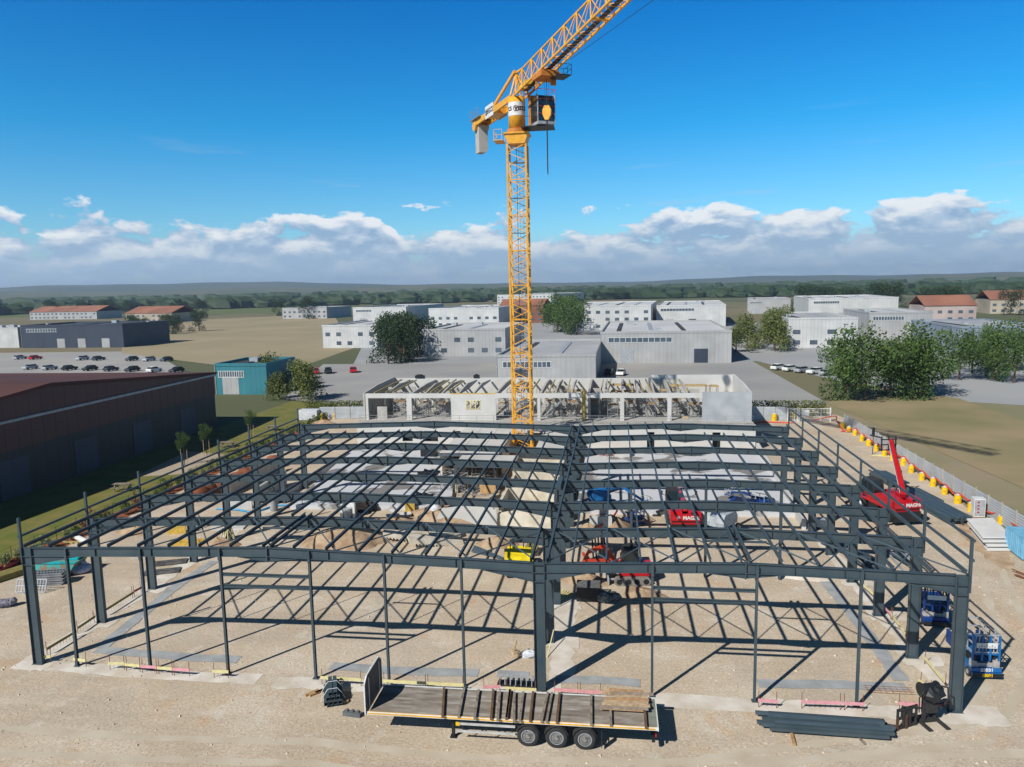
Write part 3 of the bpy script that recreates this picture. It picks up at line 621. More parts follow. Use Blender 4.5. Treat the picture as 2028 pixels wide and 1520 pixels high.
# guard rail along the terrace edge, piece by piece
gr = thing('terrace_guard_rail', 'long galvanised guard rail along the terrace edge of the white building', 'guard rail', (0, Y0+.5, ZF))
m = MB(); xx = XL+.3
while xx < XR: m.bar((xx, 0, 0), (xx, 0, 1.1), .05); xx += 2.3
m.build('post', GALV, gr); m = MB()
for h in (.35, .72, 1.08): m.bar((XL+.2, 0, h), (XR-.2, 0, h), .045)
m.build('rail', GALV, gr)
for i, (p_, q_, dx, dz, c, lab, nm) in enumerate([(1175, 826, 1.6, .15, WOODP, 'pile of timber boards on the terrace behind the valley of the roof', 'board_pile'), (1010, 824, 1.5, .7, GREY, 'grey blue tool chest on the terrace left of the crane mast', 'tool_chest'), (1355, 828, .9, .2, WOODP, 'small board pile on the terrace near the solid panel', 'board_pile')]):
    o = at(p_, q_, ZF); b = thing(nm, lab, nm.replace('_', ' '), (o.x, max(o.y, 60.2), ZF)); m = MB()
    for k in range(4): m.box((rn.uniform(-.1, .1), -.4+.27*k, dz/2), (dx*rn.uniform(.85, 1), .24, dz))
    m.build('board' if 'board' in nm else 'box', c, b)
# things on the rear wall top
for (p_, w, c, lab, nm) in ((944, .9, DARK, 'small black box on top of the rear wall', 'black_box'), (832, 1.5, DARK, 'dark tarpaulin bundle on top of the rear wall, left end', 'tarpaulin_bundle')):
    o = atY(p_, 752, Y2-.12); b = MB(); b.box((0, 0, .2), (w, .5, .4)); b.blob((0, 0, .4), (w*.4, .3, .2), 8, 5); tag(b.build(nm, c, None, loc=(o.x, Y2-.12, 7.3)), lab, nm.replace('_', ' '))
# ================================================================ PRECAST BLOCK INSIDE THE LEFT HALL
pb = thing('precast_corridor_block', 'unfinished pale precast concrete block with flat roof slabs around the crane base', 'precast block', (0, 0, 0))
for i, (a, b_, c, d) in enumerate([(-15.4, -13.2, 42, 58.6), (-13.15, -11.0, 42, 58.6), (-10.95, -8.75, 37, 58.6), (-12.6, -10.98, 37, 41.95), (-8.7, -6.4, 37, 41.6), (-4.9, -1.6, 44, 58.6), (-8.7, -4.95, 55.5, 58.6)]):
    m = MB(); m.bx(a, b_, c, d, 2.85, 3.12+.003*i); m.build('roof_slab', CONCW, pb)
for i, (a, b_, c, d, h) in enumerate([(-15.3, -15.05, 42.2, 58.6, 2.85), (-6.35, -6.1, 26.8, 42, 2.3), (-1.65, -1.4, 26.8, 58.6, 2.84), (-12.55, -12.3, 37.2, 42, 2.85), (-8.9, -8.72, 45, 55, 2.85), (-5.1, -4.92, 44.2, 55, 2.85)]):
    m = MB(); m.bx(a, b_, c, d, .0, h); m.build('side_panel', CONCB, pb)
for i, (y, h, hm, sl) in enumerate([(26.5, 1.25, 1.9, 0), (31.4, 2.2, 2.9, .25), (36.6, 3.3, 3.3, 0), (42.0, 3.3, 3.3, .2)]):
    m = MB(); x0, x1 = -6.4, -1.35
    if i == 2: m.bx(x0, x1, y, y+.35, 1.5, h); m.bx(x0, x0+1.2, y, y+.35, .0, 1.5); m.bx(x1-.6, x1, y, y+.35, 0, 1.5)
    else: m.pz([(x0, 0), (x1, 0), (x1, h*.8), ((x0+x1)/2+.3, hm), (x0, h)], y, y+.35)
    m.build('cross_panel', CONCB, pb)
m = MB(); m.bx(-6.2, -1.5, 26.9, 31.3, .9, 1.12); m.build('landing_slab', CONCB, pb)
m = MB(); n = 8; pts = [(-12.3, 0.05), (-6.42, .05), (-6.42, 1.75)] + [(-6.55-.22*sin(k*pi/8), 1.75+.25*(1-cos(k*pi/8))) for k in range(1, 5)] + [(-9.5, 2.0), (-11.4, 1.75)]
m.pz(pts, 26.2, 26.45); m.build('front_wall', CONCW, pb)
for i in range(5):
    for j in range(2): copy_tree(P0, (-11.9+1.15*i, 37.6+1.7*j, .05), 0, 'thin steel prop under the precast roof slab, '+('front' if j == 0 else 'rear')+' row, '+ORD[i]+' from the left', 'props under the precast roof', (1, 1, .9))
for i, (p_, q_) in enumerate(((885, 980), (915, 982), (945, 984), (968, 978))):
    o = at(p_, q_); copy_tree(T0, (o.x, o.y+.5, .05), .1*i, 'galvanised scaffold tower under the precast roof edge, '+ORD[i]+' from the left', 'scaffold towers by the precast block', (.9, .8, .78))
o = at(966, 968, 1.2); b = MB(); b.box((0, 0, 0), (1.6, .06, 1.2), .3, -.8); tag(b.build('plywood_board', WOOD, None, loc=o), 'orange plywood panel leaning on scaffolding beside the precast block', 'plywood panel')
# low concrete slabs of both halls
sl = [at(x, y, .45) for x, y in ((574, 1000), (700, 889), (905, 889), (893, 1003))]
SLB = MB(); SLB.py([(p.x, p.y) for p in sl], .0, .45); tag(SLB.build('concrete_floor', CONCS), kind='structure')
sl = [at(x, y, .45) for x, y in ((1140, 1009), (1160, 897), (1502, 897), (1588, 1016))]
SLB = MB(); SLB.py([(p.x, p.y) for p in sl], .0, .45); tag(SLB.build('concrete_floor', CONCS), kind='structure')
def wallbar(name, a, b, w, h, mat, lab, cat, z0=0.0):
    a = V((a.x, a.y, z0+h/2)); b = V((b.x, b.y, z0+h/2)); m = MB(); m.bar(a, b, w, h); return tag(m.build(name, mat), lab, cat)
wallbar('edge_wall', at(1592, 1050), at(1500, 893), .35, 1.0, CONCW, 'low pale concrete wall along the right edge of the right hall floor', 'low wall')
wallbar('retaining_wall', at(1168, 1056), at(1212, 1056), .3, 1.5, CONCW, 'short white concrete wall end with dirt heaped beside it, below the blue lift', 'low wall')
wallbar('retaining_wall', at(450, 983), at(552, 934), .3, 1.5, CONC, 'long grey retaining wall in the left hall beside the red clay bank', 'retaining wall')
wallbar('retaining_wall', at(505, 1000), at(566, 960), .3, 1.6, CONC, 'shorter grey retaining wall between two left columns, green prop before it', 'retaining wall')
wallbar('retaining_wall', at(545, 1000), at(690, 905), .3, .7, CONCW, 'low pale kerb wall along the left edge of the left hall floor', 'low wall')
wallbar('retaining_wall', at(448, 1010), at(500, 1008), .25, 1.3, CONCW, 'white wall panel facing the yard beside a pale blue hose', 'wall panel')
m = MB()
a, b = at(392, 985), at(545, 925)
for k in range(14):
    p = a.lerp(b, k/13); m.blob((p.x+rn.uniform(-.3, .3), p.y, .1), (1.3, 2.0, 1.15+rn.uniform(-.2, .3)), 9, 6, .12, rn, 0)
tag(m.build('clay_bank', REDDIRT, None, True), kind='structure')
def mound(px, py, rx, ry, h, mat=DIRT, name='dirt_mound', seed=1):
    o = at(px, py); r = random.Random(seed); m = MB(); n = 26; vs = []
    ph = [r.uniform(0, 6) for _ in range(6)]
    for j in range(9):
        for i in range(n):
            a = 2*pi*i/n; k = j/8; rr = 1+.14*sin(2*a+ph[0])+.10*sin(3*a+ph[1])+.06*sin(5*a+ph[2])
            z = h*(1-k**1.35)*(1+.10*sin(3*a+ph[3]+5*k)) + (r.uniform(-.05, .05)*h if 0 < j < 8 else 0)
            vs.append((rx*k*rr*cos(a), ry*k*rr*sin(a), max(z, 0) if j < 8 else -.02))
    m.add(vs, [(j*n+i, (j+1)*n+i, (j+1)*n+(i+1) % n, j*n+(i+1) % n) for j in range(8) for i in range(n)])
    b = m.build(name, mat, None, True, loc=(o.x, o.y, 0)); return tag(b, kind='structure')
for i, a in enumerate([(690, 1072, 4.5, 2.2, 1.5), (780, 1040, 4, 1.8, .6), (900, 1038, 4.2, 2.4, 1.7), (870, 1020, 3, 2, 1.0), (1210, 1050, 2.6, 1.6, 1.3), (1165, 1058, 1.6, 1.2, .9), (985, 1080, 1.6, 1.1, .7), (430, 1078, 2, 1.3, .6), (1275, 1178, 1.6, 1.3, .35), (1160, 1150, 1.7, 1.2, .5), (270, 1055, 1.8, 1.1, .6), (640, 845, 3.2, 1.8, 1.0)]):
    mound(*a, seed=i+2)
mound(1600, 1145, 2.2, .7, .25, FND, 'dirt_mound', 40)
# ================================================================ FLATBED TRAILER
NL, NR = at(727, 1413.6, 1.22), at(1302.5, 1446, 1.22)
ta = math.atan2(NR.y-NL.y, NR.x-NL.x); TL = (V((NR.x-NL.x, NR.y-NL.y))).length; TW = 2.5
tl = thing('flatbed_trailer', 'flatbed semi trailer with grey plank deck and upright headboard, parked before the frame', 'trailer', (NL.x, NL.y, 0), ta)
Ti = Matrix.Rotation(-ta, 3, 'Z')
def tloc(p): return Ti @ (V(p)-V((NL.x, NL.y, 0)))
DZ = 1.3
m = MB(); rn = random.Random(5)
for k in range(14):
    y = .09+k*.168; m.bx(.1, TL-.5, y, y+.150, DZ-.05, DZ+rn.uniform(-.004, .004))
def plank_mat():
    m_ = bpy.data.materials.new('deck_planks'); m_.use_nodes = True; t = m_.node_tree; b = t.nodes['Principled BSDF']; b.inputs['Roughness'].default_value = .85
    co = nd(t, 'ShaderNodeTexCoord'); mp = nd(t, 'ShaderNodeMapping'); mp.inputs['Scale'].default_value = (.45, 5.95, 1); t.links.new(co.outputs['Object'], mp.inputs[0])
    sn = nd(t, 'ShaderNodeSeparateXYZ'); t.links.new(mp.outputs[0], sn.inputs[0]); fl_ = mth(t, 'FLOOR', mth(t, 'ADD', sn.outputs[1], -.5))
    cb_ = nd(t, 'ShaderNodeCombineXYZ'); t.links.new(sn.outputs[0], cb_.inputs[0]); t.links.new(mth(t, 'MULTIPLY', fl_, 3.7), cb_.inputs[1])
    n_ = nd(t, 'ShaderNodeTexNoise'); n_.inputs['Scale'].default_value = 1.2; n_.inputs['Detail'].default_value = 6; t.links.new(cb_.outputs[0], n_.inputs['Vector'])
    n2_ = nd(t, 'ShaderNodeTexNoise'); n2_.inputs['Scale'].default_value = 7; n2_.inputs['Detail'].default_value = 6; t.links.new(mp.outputs[0], n2_.inputs['Vector'])
    c = ramp(t, n_.outputs[0], [(.3, (.15, .125, .10)), (.48, (.25, .215, .175)), (.66, (.38, .35, .31))])
    c = mixc(t, 1.0, c, ramp(t, n2_.outputs[0], [(.3, (.75, .74, .73)), (.7, (1.15, 1.15, 1.15))]), 'MULTIPLY'); t.links.new(c, b.inputs['Base Color']); return m_
deck = m.build('deck', plank_mat(), tl)
m = MB(); m.bx(TL-.48, TL, .06, TW-.06, DZ-.06, DZ+.005); m.build('rear_sill', pm('sill_olive', (.24, .25, .21), .7), tl)
m = MB(); m.bx(0, TL, 0, .06, DZ-.13, DZ+.02); m.bx(0, TL, TW-.06, TW, DZ-.13, DZ+.02); m.bx(TL, TL+.05, 0, TW, DZ-.16, DZ+.02); m.build('side_rail', WHITE, tl)
m = MB(); m.bx(.05, TL-.1, -.006, .0, DZ-.10, DZ-.03); m.bx(.05, TL-.1, TW, TW+.006, DZ-.10, DZ-.03); m.bx(.06, TL-.1, .012, .05, DZ+.02, DZ+.026); m.build('reflective_stripe', pm('reflective_orange', (.80, .42, .02), .4), tl)
m = MB(); m.px([(0, DZ-.1), (TW, DZ-.1), (TW, DZ+1.35), (TW-.35, DZ+1.62), (.35, DZ+1.62), (0, DZ+1.35)], -.12, -.02); hb_ = m.build('headboard', pm('headboard_dark', (.09, .082, .08), .7, 0, (.06, .055, .055), 2), tl)
m = MB(); fr_ = [(0, DZ-.1), (0, DZ+1.35), (.35, DZ+1.62), (TW-.35, DZ+1.62), (TW, DZ+1.35), (TW, DZ-.1)]
for a, b in zip(fr_, fr_[1:]): m.bar((-.07, a[0], a[1]), (-.07, b[0], b[1]), .13, .06, (1, 0, 0))
for y in (.45, 2.05): m.bar((-.005, y, DZ), (-.005, y, DZ+1.5), .04, .03, (1, 0, 0))
m.bar((-.16, 1.25, DZ), (-.16, 1.25, DZ+1.6), .06, .08, (1, 0, 0)); m.build('frame', WHITE, hb_)
m = MB()
for y in (.75, TW-.75): m.bx(.5, TL-.3, y-.06, y+.06, DZ-.45, DZ-.06)
for k in range(9): m.bx(.8+k*1.5, .9+k*1.5, .1, TW-.1, DZ-.2, DZ-.07)
m.bx(TL-.7, TL-.1, .5, TW-.5, DZ-.5, DZ-.15); m.build('chassis', DARK, tl)
WR_ = .52
for k, px in enumerate((1046, 1102.8, 1159)):
    c = tloc(at(px, 1480)); cx = c.x
    for s, y in ((-1, .16), (1, TW-.16)):
        ax = bpy.data.objects.new('wheel', None); COL.objects.link(ax); ax.parent = tl; ax.location = (cx, y, WR_)
        m = MB(); y0, y1 = -.17, .17
        prof = [(.30, y0+.02), (WR_-.06, y0), (WR_, y0+.05), (WR_, y1-.05), (WR_-.06, y1), (.30, y1-.02)]; n = 28
        vs = [(r*cos(2*pi*i/n), y, r*sin(2*pi*i/n)) for r, y in prof for i in range(n)]
        m.add(vs, [(j*n+i, j*n+(i+1) % n, (j+1)*n+(i+1) % n, (j+1)*n+i) for j in range(5) for i in range(n)]); m.build('tyre', BLACK, ax, True)
        m = MB(); m.cyl((0, y0+.07, 0), (0, y1-.07, 0), .305, 24)
        m.cyl((0, s*-.0+(y0+.0 if s < 0 else y1), 0), (0, 0, 0), .10, 14)
        for i in range(10): a = 2*pi*i/10; yy = y0+.05 if s < 0 else y1-.05; m.cyl((.19*cos(a), yy, .19*sin(a)), (.19*cos(a), 0, .19*sin(a)), .03, 6)
        m.build('rim', pm('rim_metal', (.34, .33, .32), .5, .4, (.16, .15, .14), 8), ax)
        m = MB(); yy = y0+.015 if s < 0 else y1-.015
        for i in range(n): a, b = 2*pi*i/n, 2*pi*(i+1)/n; m.add([(.29*cos(a), yy, .29*sin(a)), (.325*cos(a), yy, .325*sin(a)), (.325*cos(b), yy, .325*sin(b)), (.29*cos(b), yy, .29*sin(b))], [(0, 1, 2, 3)])
        m.build('rim_edge', GREY, ax)
        m = MB(); pr = [(.60*cos(a), .60*sin(a)) for a in [R(20+14*i) for i in range(11)]]
        m.pz([(x, z) for x, z in pr]+[(x*.95, z*.95) for x, z in pr[::-1]], -.2 if s < 0 else -.17, .17 if s < 0 else .2); m.build('fender', BLACK, ax)
    m = MB(); m.cyl((cx, .3, WR_), (cx, TW-.3, WR_), .08, 8); m.build('axle', DARK, tl)
m = MB(); lx = tloc(at(895, 1470)).x
for y in (.45, TW-.45): m.bx(lx-.07, lx+.07, y-.07, y+.07, .06, DZ-.2); m.bx(lx-.15, lx+.15, y-.15, y+.15, .02, .07)
m.build('landing_leg', DARK, tl)
m = MB(); gx0, gx1 = tloc(at(902, 1440, .9)).x, tloc(at(1018, 1452, .9)).x
for z in (.95, .58): m.bx(gx0, gx1, .02, .06, z-.055, z+.055)
m.build('side_guard', pm('aluminium', (.62, .62, .60), .4, .3), tl)
m = MB()
for x in (gx0+.3, (gx0+gx1)/2, gx1-.15): m.bx(x-.03, x+.03, .06, .10, .5, DZ-.1)
m.build('guard_bracket', DARK, tl)
m = MB(); m.bx(gx0-.02, gx0+.16, .0, .02, .86, 1.04); m.build('marker_plate', YEL, tl)
m = MB(); m.bx(TL-.25, TL-.1, .15, TW-.15, .5, .66); m.bx(TL-.22, TL-.14, .5, .6, .66, DZ-.3); m.bx(TL-.22, TL-.14, TW-.6, TW-.5, .66, DZ-.3); m.build('bumper_bar', DARK, tl)
for y in (.2, TW-.5):
    m = MB(); m.bx(TL-.09, TL-.04, y, y+.3, .72, .86); m.build('tail_light', RED, tl)
m = MB(); m.bx(cx+.75, cx+.78, .0, .35, .18, .95); m.bx(cx+.75, cx+.78, TW-.35, TW, .18, .95); m.build('mudflap', BLACK, tl)
# timber bearers across the deck
def z6(x, y): return (500+x/3.898, 1080+y/3.898)
def z7(x, y): return (1000+x/3.454, 1080+y/3.454)
bear = [(z6(1467, 1315), z6(1480, 1090)), (z6(1592, 1312), z6(1640, 1070)), (z6(1715, 1330), z6(1750, 1080)), (z6(1842, 1330), z6(1862, 1085)), (z6(1893, 1342), z6(1912, 1095)), (z6(1958, 1328), z6(1990, 1085)),
        (z7(12, 1178), z7(38, 965)), (z7(62, 1198), z7(66, 975)), (z7(101, 1195), z7(130, 968)), (z7(172, 1193), z7(196, 972)), (z7(250, 1198), z7(298, 985)), (z7(285, 1200), z7(326, 982)), (z7(355, 1203), z7(376, 987)), (z7(590, 1218), z7(590, 997)), (z7(725, 1222), z7(722, 1092)), (z7(965, 1238), z7(955, 1100))]
for i, (a, b) in enumerate(bear):
    p = at(*a, DZ+.14); q = at(*b, DZ+.14); d = (q-p).normalized()
    far = 2.45/max(.3, d.dot(V((-sin(ta), cos(ta), 0))))
    q = p+d*min(far, max((q-p).length, 1.9)); c = (p+q)/2; L = (q-p).length; an = math.atan2(d.y, d.x)
    col = 'grey' if i % 3 else 'brown'
    lab = '%s timber bearer lying across the trailer deck, %s from the headboard' % (col, ORD[i])
    m = MB(); m.box((0, 0, 0), (L, .11, .13)); tag(m.build('timber_bearer', WOODG if i % 3 else pm('bearer_brown', (.17, .095, .05), .85, 0, (.10, .06, .035), 5), None, loc=(c.x, c.y, DZ+.072), rz=an), lab, 'timber', 'timber bearers on the trailer')
for i, (a, lab, n_, w, dz) in enumerate([((1246, 1380), 'large stack of pale brown planks at the rear end of the trailer deck', 5, 1.9, .13), ((1240, 1400), 'thin row of planks in front of the plank stack at the trailer rear', 2, 2.6, .13)]):
    p = at(*a, DZ+.2); b = thing('plank_stack', lab, 'plank stack', (p.x, p.y, DZ+dz+.005), ta, 'planks on the trailer')
    for j in range(2):
        for k in range(n_):
            m = MB(); m.box((rn.uniform(-.3, .3), (k-n_/2)*.26+.1, .03+.06*j+.012*(k % 2)), (w*rn.uniform(.75, 1.12), .20, .045), rn.uniform(-.03, .03)); m.build('plank', random.choice((WOODP, WOODP, pm('plank_orange', (.50, .31, .16), .8, 0, (.34, .20, .10), 6), pm('plank_grey', (.36, .29, .22), .8, 0, (.25, .19, .14), 6))), b)
# ================================================================ NEAR GROUND ITEMS
def rebar_board(a, b, mat, lab, cat='board', h=.16, z=.42, stakes=True):
    p, q = at(*a, z), at(*b, z); c = (p+q)/2; d = (q-p); L = d.length; an = math.atan2(d.y, d.x)
    t = thing('marker_board', lab, cat, (c.x, c.y, 0), an, 'pink and yellow boards on stakes')
    m = MB(); m.box((0, 0, z), (L, .04, h)); m.build('board', mat, t)
    m = MB()
    for s in (-1, 1): m.cyl((s*(L/2-.05), .05, 0), (s*(L/2-.05), .09, z+.45), .018, 5)
    k = -L/2+.2
    while k < L/2-.1: m.cyl((k, .2, .02), (k+.03, .14, .34), .010, 4); k += .25
    m.build('rebar_stake', RUST, t); return t
def z5(x, y): return (x/3.898, 1080+y/3.898)
def z8(x, y): return (1500+x/3.8, 1100+y/3.8)
Y_, P_ = CREAM, PINK
bl = [(z5(282, 862), z5(390, 862), Y_, 'at the foot of the front left corner column'), (z5(565, 880), z5(660, 892), Y_, 'beside the first thin front post from the left'),
      (z5(835, 914), z5(958, 914), Y_, 'leftmost of the row of five in front of the second thin post'), (z5(962, 922), z5(1078, 932), Y_, 'second of the row of five near the second thin post'),
      (z5(1085, 936), z5(1207, 944), P_, 'touching the second thin front post, middle of the row of five'), (z5(1212, 947), z5(1328, 956), Y_, 'right of the second thin front post, fourth of the row'),
      (z5(1332, 958), z5(1460, 964), P_, 'at the right end of the row of five near the second thin post'), (z5(1640, 974), z5(1763, 978), Y_, 'touching the third thin front post from the left'),
      (z6(525, 1022), z6(840, 1040), Y_, 'left of the trailer headboard, behind the black bundle'), (z6(1005, 1048), z6(1340, 1066), Y_, 'behind the trailer deck, next to the headboard'),
      (z6(1345, 1067), z6(1630, 1080), Y_, 'behind the middle of the trailer deck'), (z6(1780, 1096), z6(1915, 1092), P_, 'behind the trailer deck, left of the central column'),
      (z7(5, 978), z7(215, 990), Y_, 'behind the trailer, ending at the central column'), (z7(333, 988), z7(505, 998), P_, 'behind the trailer, just right of the central column'), (z7(510, 1000), z7(660, 1007), P_, 'behind the trailer, touching the plank stack'),
      (z8(5, 1092), z8(155, 1100), P_, 'beside the thin front post with two rails on its left'), (z8(330, 1102), z8(635, 1112), P_, 'long, left of the rightmost thin front post'),
      (z8(650, 1113), z8(805, 1122), P_, 'across the foot of the rightmost thin front post'), (z8(1065, 1115), z8(1270, 1128), P_, 'leading to the black winch attachment'),
      (z8(1250, 765), z8(1408, 950), Y_, 'between the first and second right hand columns'), (z8(1215, 942), z8(1300, 1005), Y_, 'short, behind the black winch attachment'),
      (z8(925, 360), z8(1000, 440), P_, 'at the foot of the third right hand column'), (z8(1005, 445), z8(1110, 590), Y_, 'between the second and third right hand columns'),
      (z8(790, 220), z8(880, 300), Y_, 'beyond the third right hand column')]
for a, b, c, w in bl: rebar_board(a, b, c, ('yellow' if c is Y_ else 'pink')+' board '+w)
for i, (a, b, w) in enumerate([(z5(360, 803), z5(590, 665), 'between the first and second left columns, nearer half'), (z5(600, 640), z5(735, 550), 'ending at the second left column'), (z5(800, 510), z5(1030, 365), 'between the second and third left columns')]):
    rebar_board(a, b, OLIVE, 'olive timber board on stakes '+w)
rebar_board(z5(1035, 358), z5(1095, 325), pm('dark_pink_board', (.36, .10, .12), .7), 'dark red board on stakes left of the third left column')
# black profile bundle with straps on wooden sleepers
p = at(660, 1384); b = thing('profile_bundle', 'bundle of short dark steel profiles strapped with white band, left of the trailer', 'steel bundle', (p.x, p.y, .12), R(22))
for j, row in enumerate((4, 3, 2)):
    for k in range(row):
        m = MB(); x = (k-(row-1)/2)*.24; z = .12+j*.20; m.bx(x-.10, x+.10, -.9+.1*j, 1.0, z-.09, z-.075); m.bx(x-.10, x-.085, -.9+.1*j, 1.0, z-.075, z+.08); m.bx(x+.085, x+.10, -.9+.1*j, 1.0, z-.075, z+.08); m.bx(x-.1, x+.1, -.9+.1*j, 1.0, z+.08, z+.095); m.build('steel_profile', STEEL, b)
for y in (-.4, .35): m = MB(); m.tube([(-.62, y, .02), (-.5, y, .3), (-.24, y, .66), (.24, y, .66), (.5, y, .3), (.62, y, .02)], .018, 5); m.build('strap', WHITE, b)
for i, (a, rz, L) in enumerate([((668, 1391), .05, 1.2), ((618, 1375), .85, .75), ((627, 1375), .85, .8), ((637, 1371), .85, .7)]):
    q = at(*a); m = MB(); m.box((0, 0, .06), (L, .16, .12)); tag(m.build('wooden_sleeper', WOOD, None, loc=(q.x, q.y, .012), rz=rz), ['brown wooden sleeper under the front of the black profile bundle', 'leftmost brown wooden sleeper beside the black profile bundle', 'middle brown sleeper of three left of the black bundle', 'brown sleeper closest to the black bundle among the three'][i], 'sleeper', 'wooden sleepers')
q = at(698, 1418); b = MB(); b.box((0, 0, .1), (.95, .28, .2)); [b.box((-.3+.3*k, .05, .23), (.12, .2, .07)) for k in range(3)]; tag(b.build('grey_bracket', pm('dull_grey', (.13, .14, .14), .7), None, loc=(q.x, q.y, .012), rz=-.12), 'small grey steel bracket lying alone left of the headboard', 'bracket')
p = at(1022, 1356); b = thing('steel_cleat_rack', 'row of grey steel channel pieces standing behind the trailer, left of central column', 'steel rack', (p.x, p.y, 0), -.03)
for k in range(7):
    m = MB(); x = -.85+.29*k; m.bx(x-.02, x+.02, -.25, .25, .02, .42); m.bx(x+.02, x+.12, -.25, .25, .40, .43); m.build('channel_piece', GREY, b)
m = MB(); m.bx(-1.0, 1.1, -.3, .3, .015, .06); m.build('base', DARK, b)
# long purlin bundle front right
p = at(1636, 1445); a_ = at(1528, 1432); b_ = at(1756, 1448); an = math.atan2(b_.y-a_.y, b_.x-a_.x)
b = thing('purlin_bundle', 'long flat bundle of dark steel purlins lying in front of the right hall', 'steel bundle', (p.x, p.y, .13), an)
rn = random.Random(9)
for j in range(2):
    for k in range(6-j):
        m = MB(); o = rn.uniform(-.55, .55); y = (k-2.5+j*.5)*.25+rn.uniform(-.02, .02); z = .06+j*.11+.03*(k % 2); m.bx(-2.65+o, 2.65+o, y-.09, y+.09, z, z+.10); m.bx(-2.65+o, 2.65+o, y-.095, y-.085, z-.03, z+.12); m.build('purlin', STEEL2 if k % 2 else STEEL, b)
for i, (u, w) in enumerate((((1566, 1450), 'left one under the purlin bundle, brown'), ((1690, 1452), 'right one under the purlin bundle, thin'))):
    q = at(*u); m = MB(); m.box((0, 0, .055), (.13 if i == 0 else .07, 2.3 if i == 0 else 2.0, .11)); tag(m.build('timber_bearer', WOOD if i == 0 else WOODG, None, loc=(q.x, q.y, .012), rz=(-.05, .25)[i]+an), 'timber bearer, the '+w, 'timber', 'bearers of the purlin bundle')
# rebar mat
p = at(*z8(1010, 1045)); m = MB()
for k in range(4): m.cyl((-1.2, k*.22, .03), (1.2, k*.22, .03), .012, 4)
for k in range(8): m.cyl((-1.1+k*.3, 0, .05), (-1.1+k*.3, .7, .05), .012, 4)
tag(m.build('rebar_mat', RUST, None, loc=(p.x, p.y, .01)), 'rusty rebar mesh lying behind the front right foundation', 'rebar mesh')
# fork carriage attachment
p = at(1795, 1442); b = thing('pallet_fork_attachment', 'black pallet fork carriage with two long tines lying front right', 'fork attachment', (p.x, p.y, 0), R(28))
m = MB()
for z in (.12, .58, 1.0): m.box((0, 0, z), (1.25, .08, .12))
for x in (-.58, -.2, .2, .58): m.box((x, 0, .56), (.09, .09, 1.0))
m.box((0, .02, .8), (.7, .06, .35)); m.build('carriage', BLACK, b)
for x in (-.62, -.05):
    m = MB(); m.box((x, -.05, .35), (.12, .05, .7)); m.bar((x, -.05, .05), (x-1.2, .95, .05), .12, .05); m.build('fork_tine', pm('rusty_dark', (.10, .05, .03), .8), b)
# black winch attachment
p = at(1842, 1432); b = thing('winch_attachment', 'black hydraulic winch attachment with drum on feet beside the front right column', 'winch', (p.x, p.y, 0), R(15))
m = MB()
for s in (-1, 1): m.bar((s*.45, -.7, .05), (s*.45, .9, .05), .22, .06)
m.bar((-.5, .1, .1), (.5, .1, .1), .2, .12); m.bar((-.9, .3, .06), (.1, .5, .06), .25, .08); m.build('foot', BLACK, b)
m = MB()
for s in (-1, 1): m.bar((s*.28, .1, .1), (s*.22, .25, 1.5), .12, .16)
for z in (.5, .9, 1.3): m.box((0, .18, z), (.6, .2, .1))
m.bx(-.25, .3, -.1, .35, .55, 1.0); m.build('mast', BLACK, b)
m = MB(); m.cyl((-.42, .2, 1.62), (.42, .2, 1.62), .28, 18); m.cyl((-.44, .2, 1.62), (-.40, .2, 1.62), .36, 18); m.cyl((.40, .2, 1.62), (.44, .2, 1.62), .36, 18); m.blob((.1, .0, 1.5), (.5, .4, .4), 9, 6, .2); m.build('drum', DARK, b)
m = MB(); m.tube([(.3, 0, 1.9), (.75, -.1, 1.8), (.8, -.1, 1.2), (.5, 0, .7)], .035); m.tube([(-.3, 0, 1.8), (-.7, -.1, 1.4), (-.6, 0, .6)], .03); m.build('hydraulic_hose', BLACK, b)
m = MB(); m.bar((.3, .15, .75), (1.1, .3, .75), .09); m.build('pin', pm('dull_red', (.20, .05, .06), .7), b)
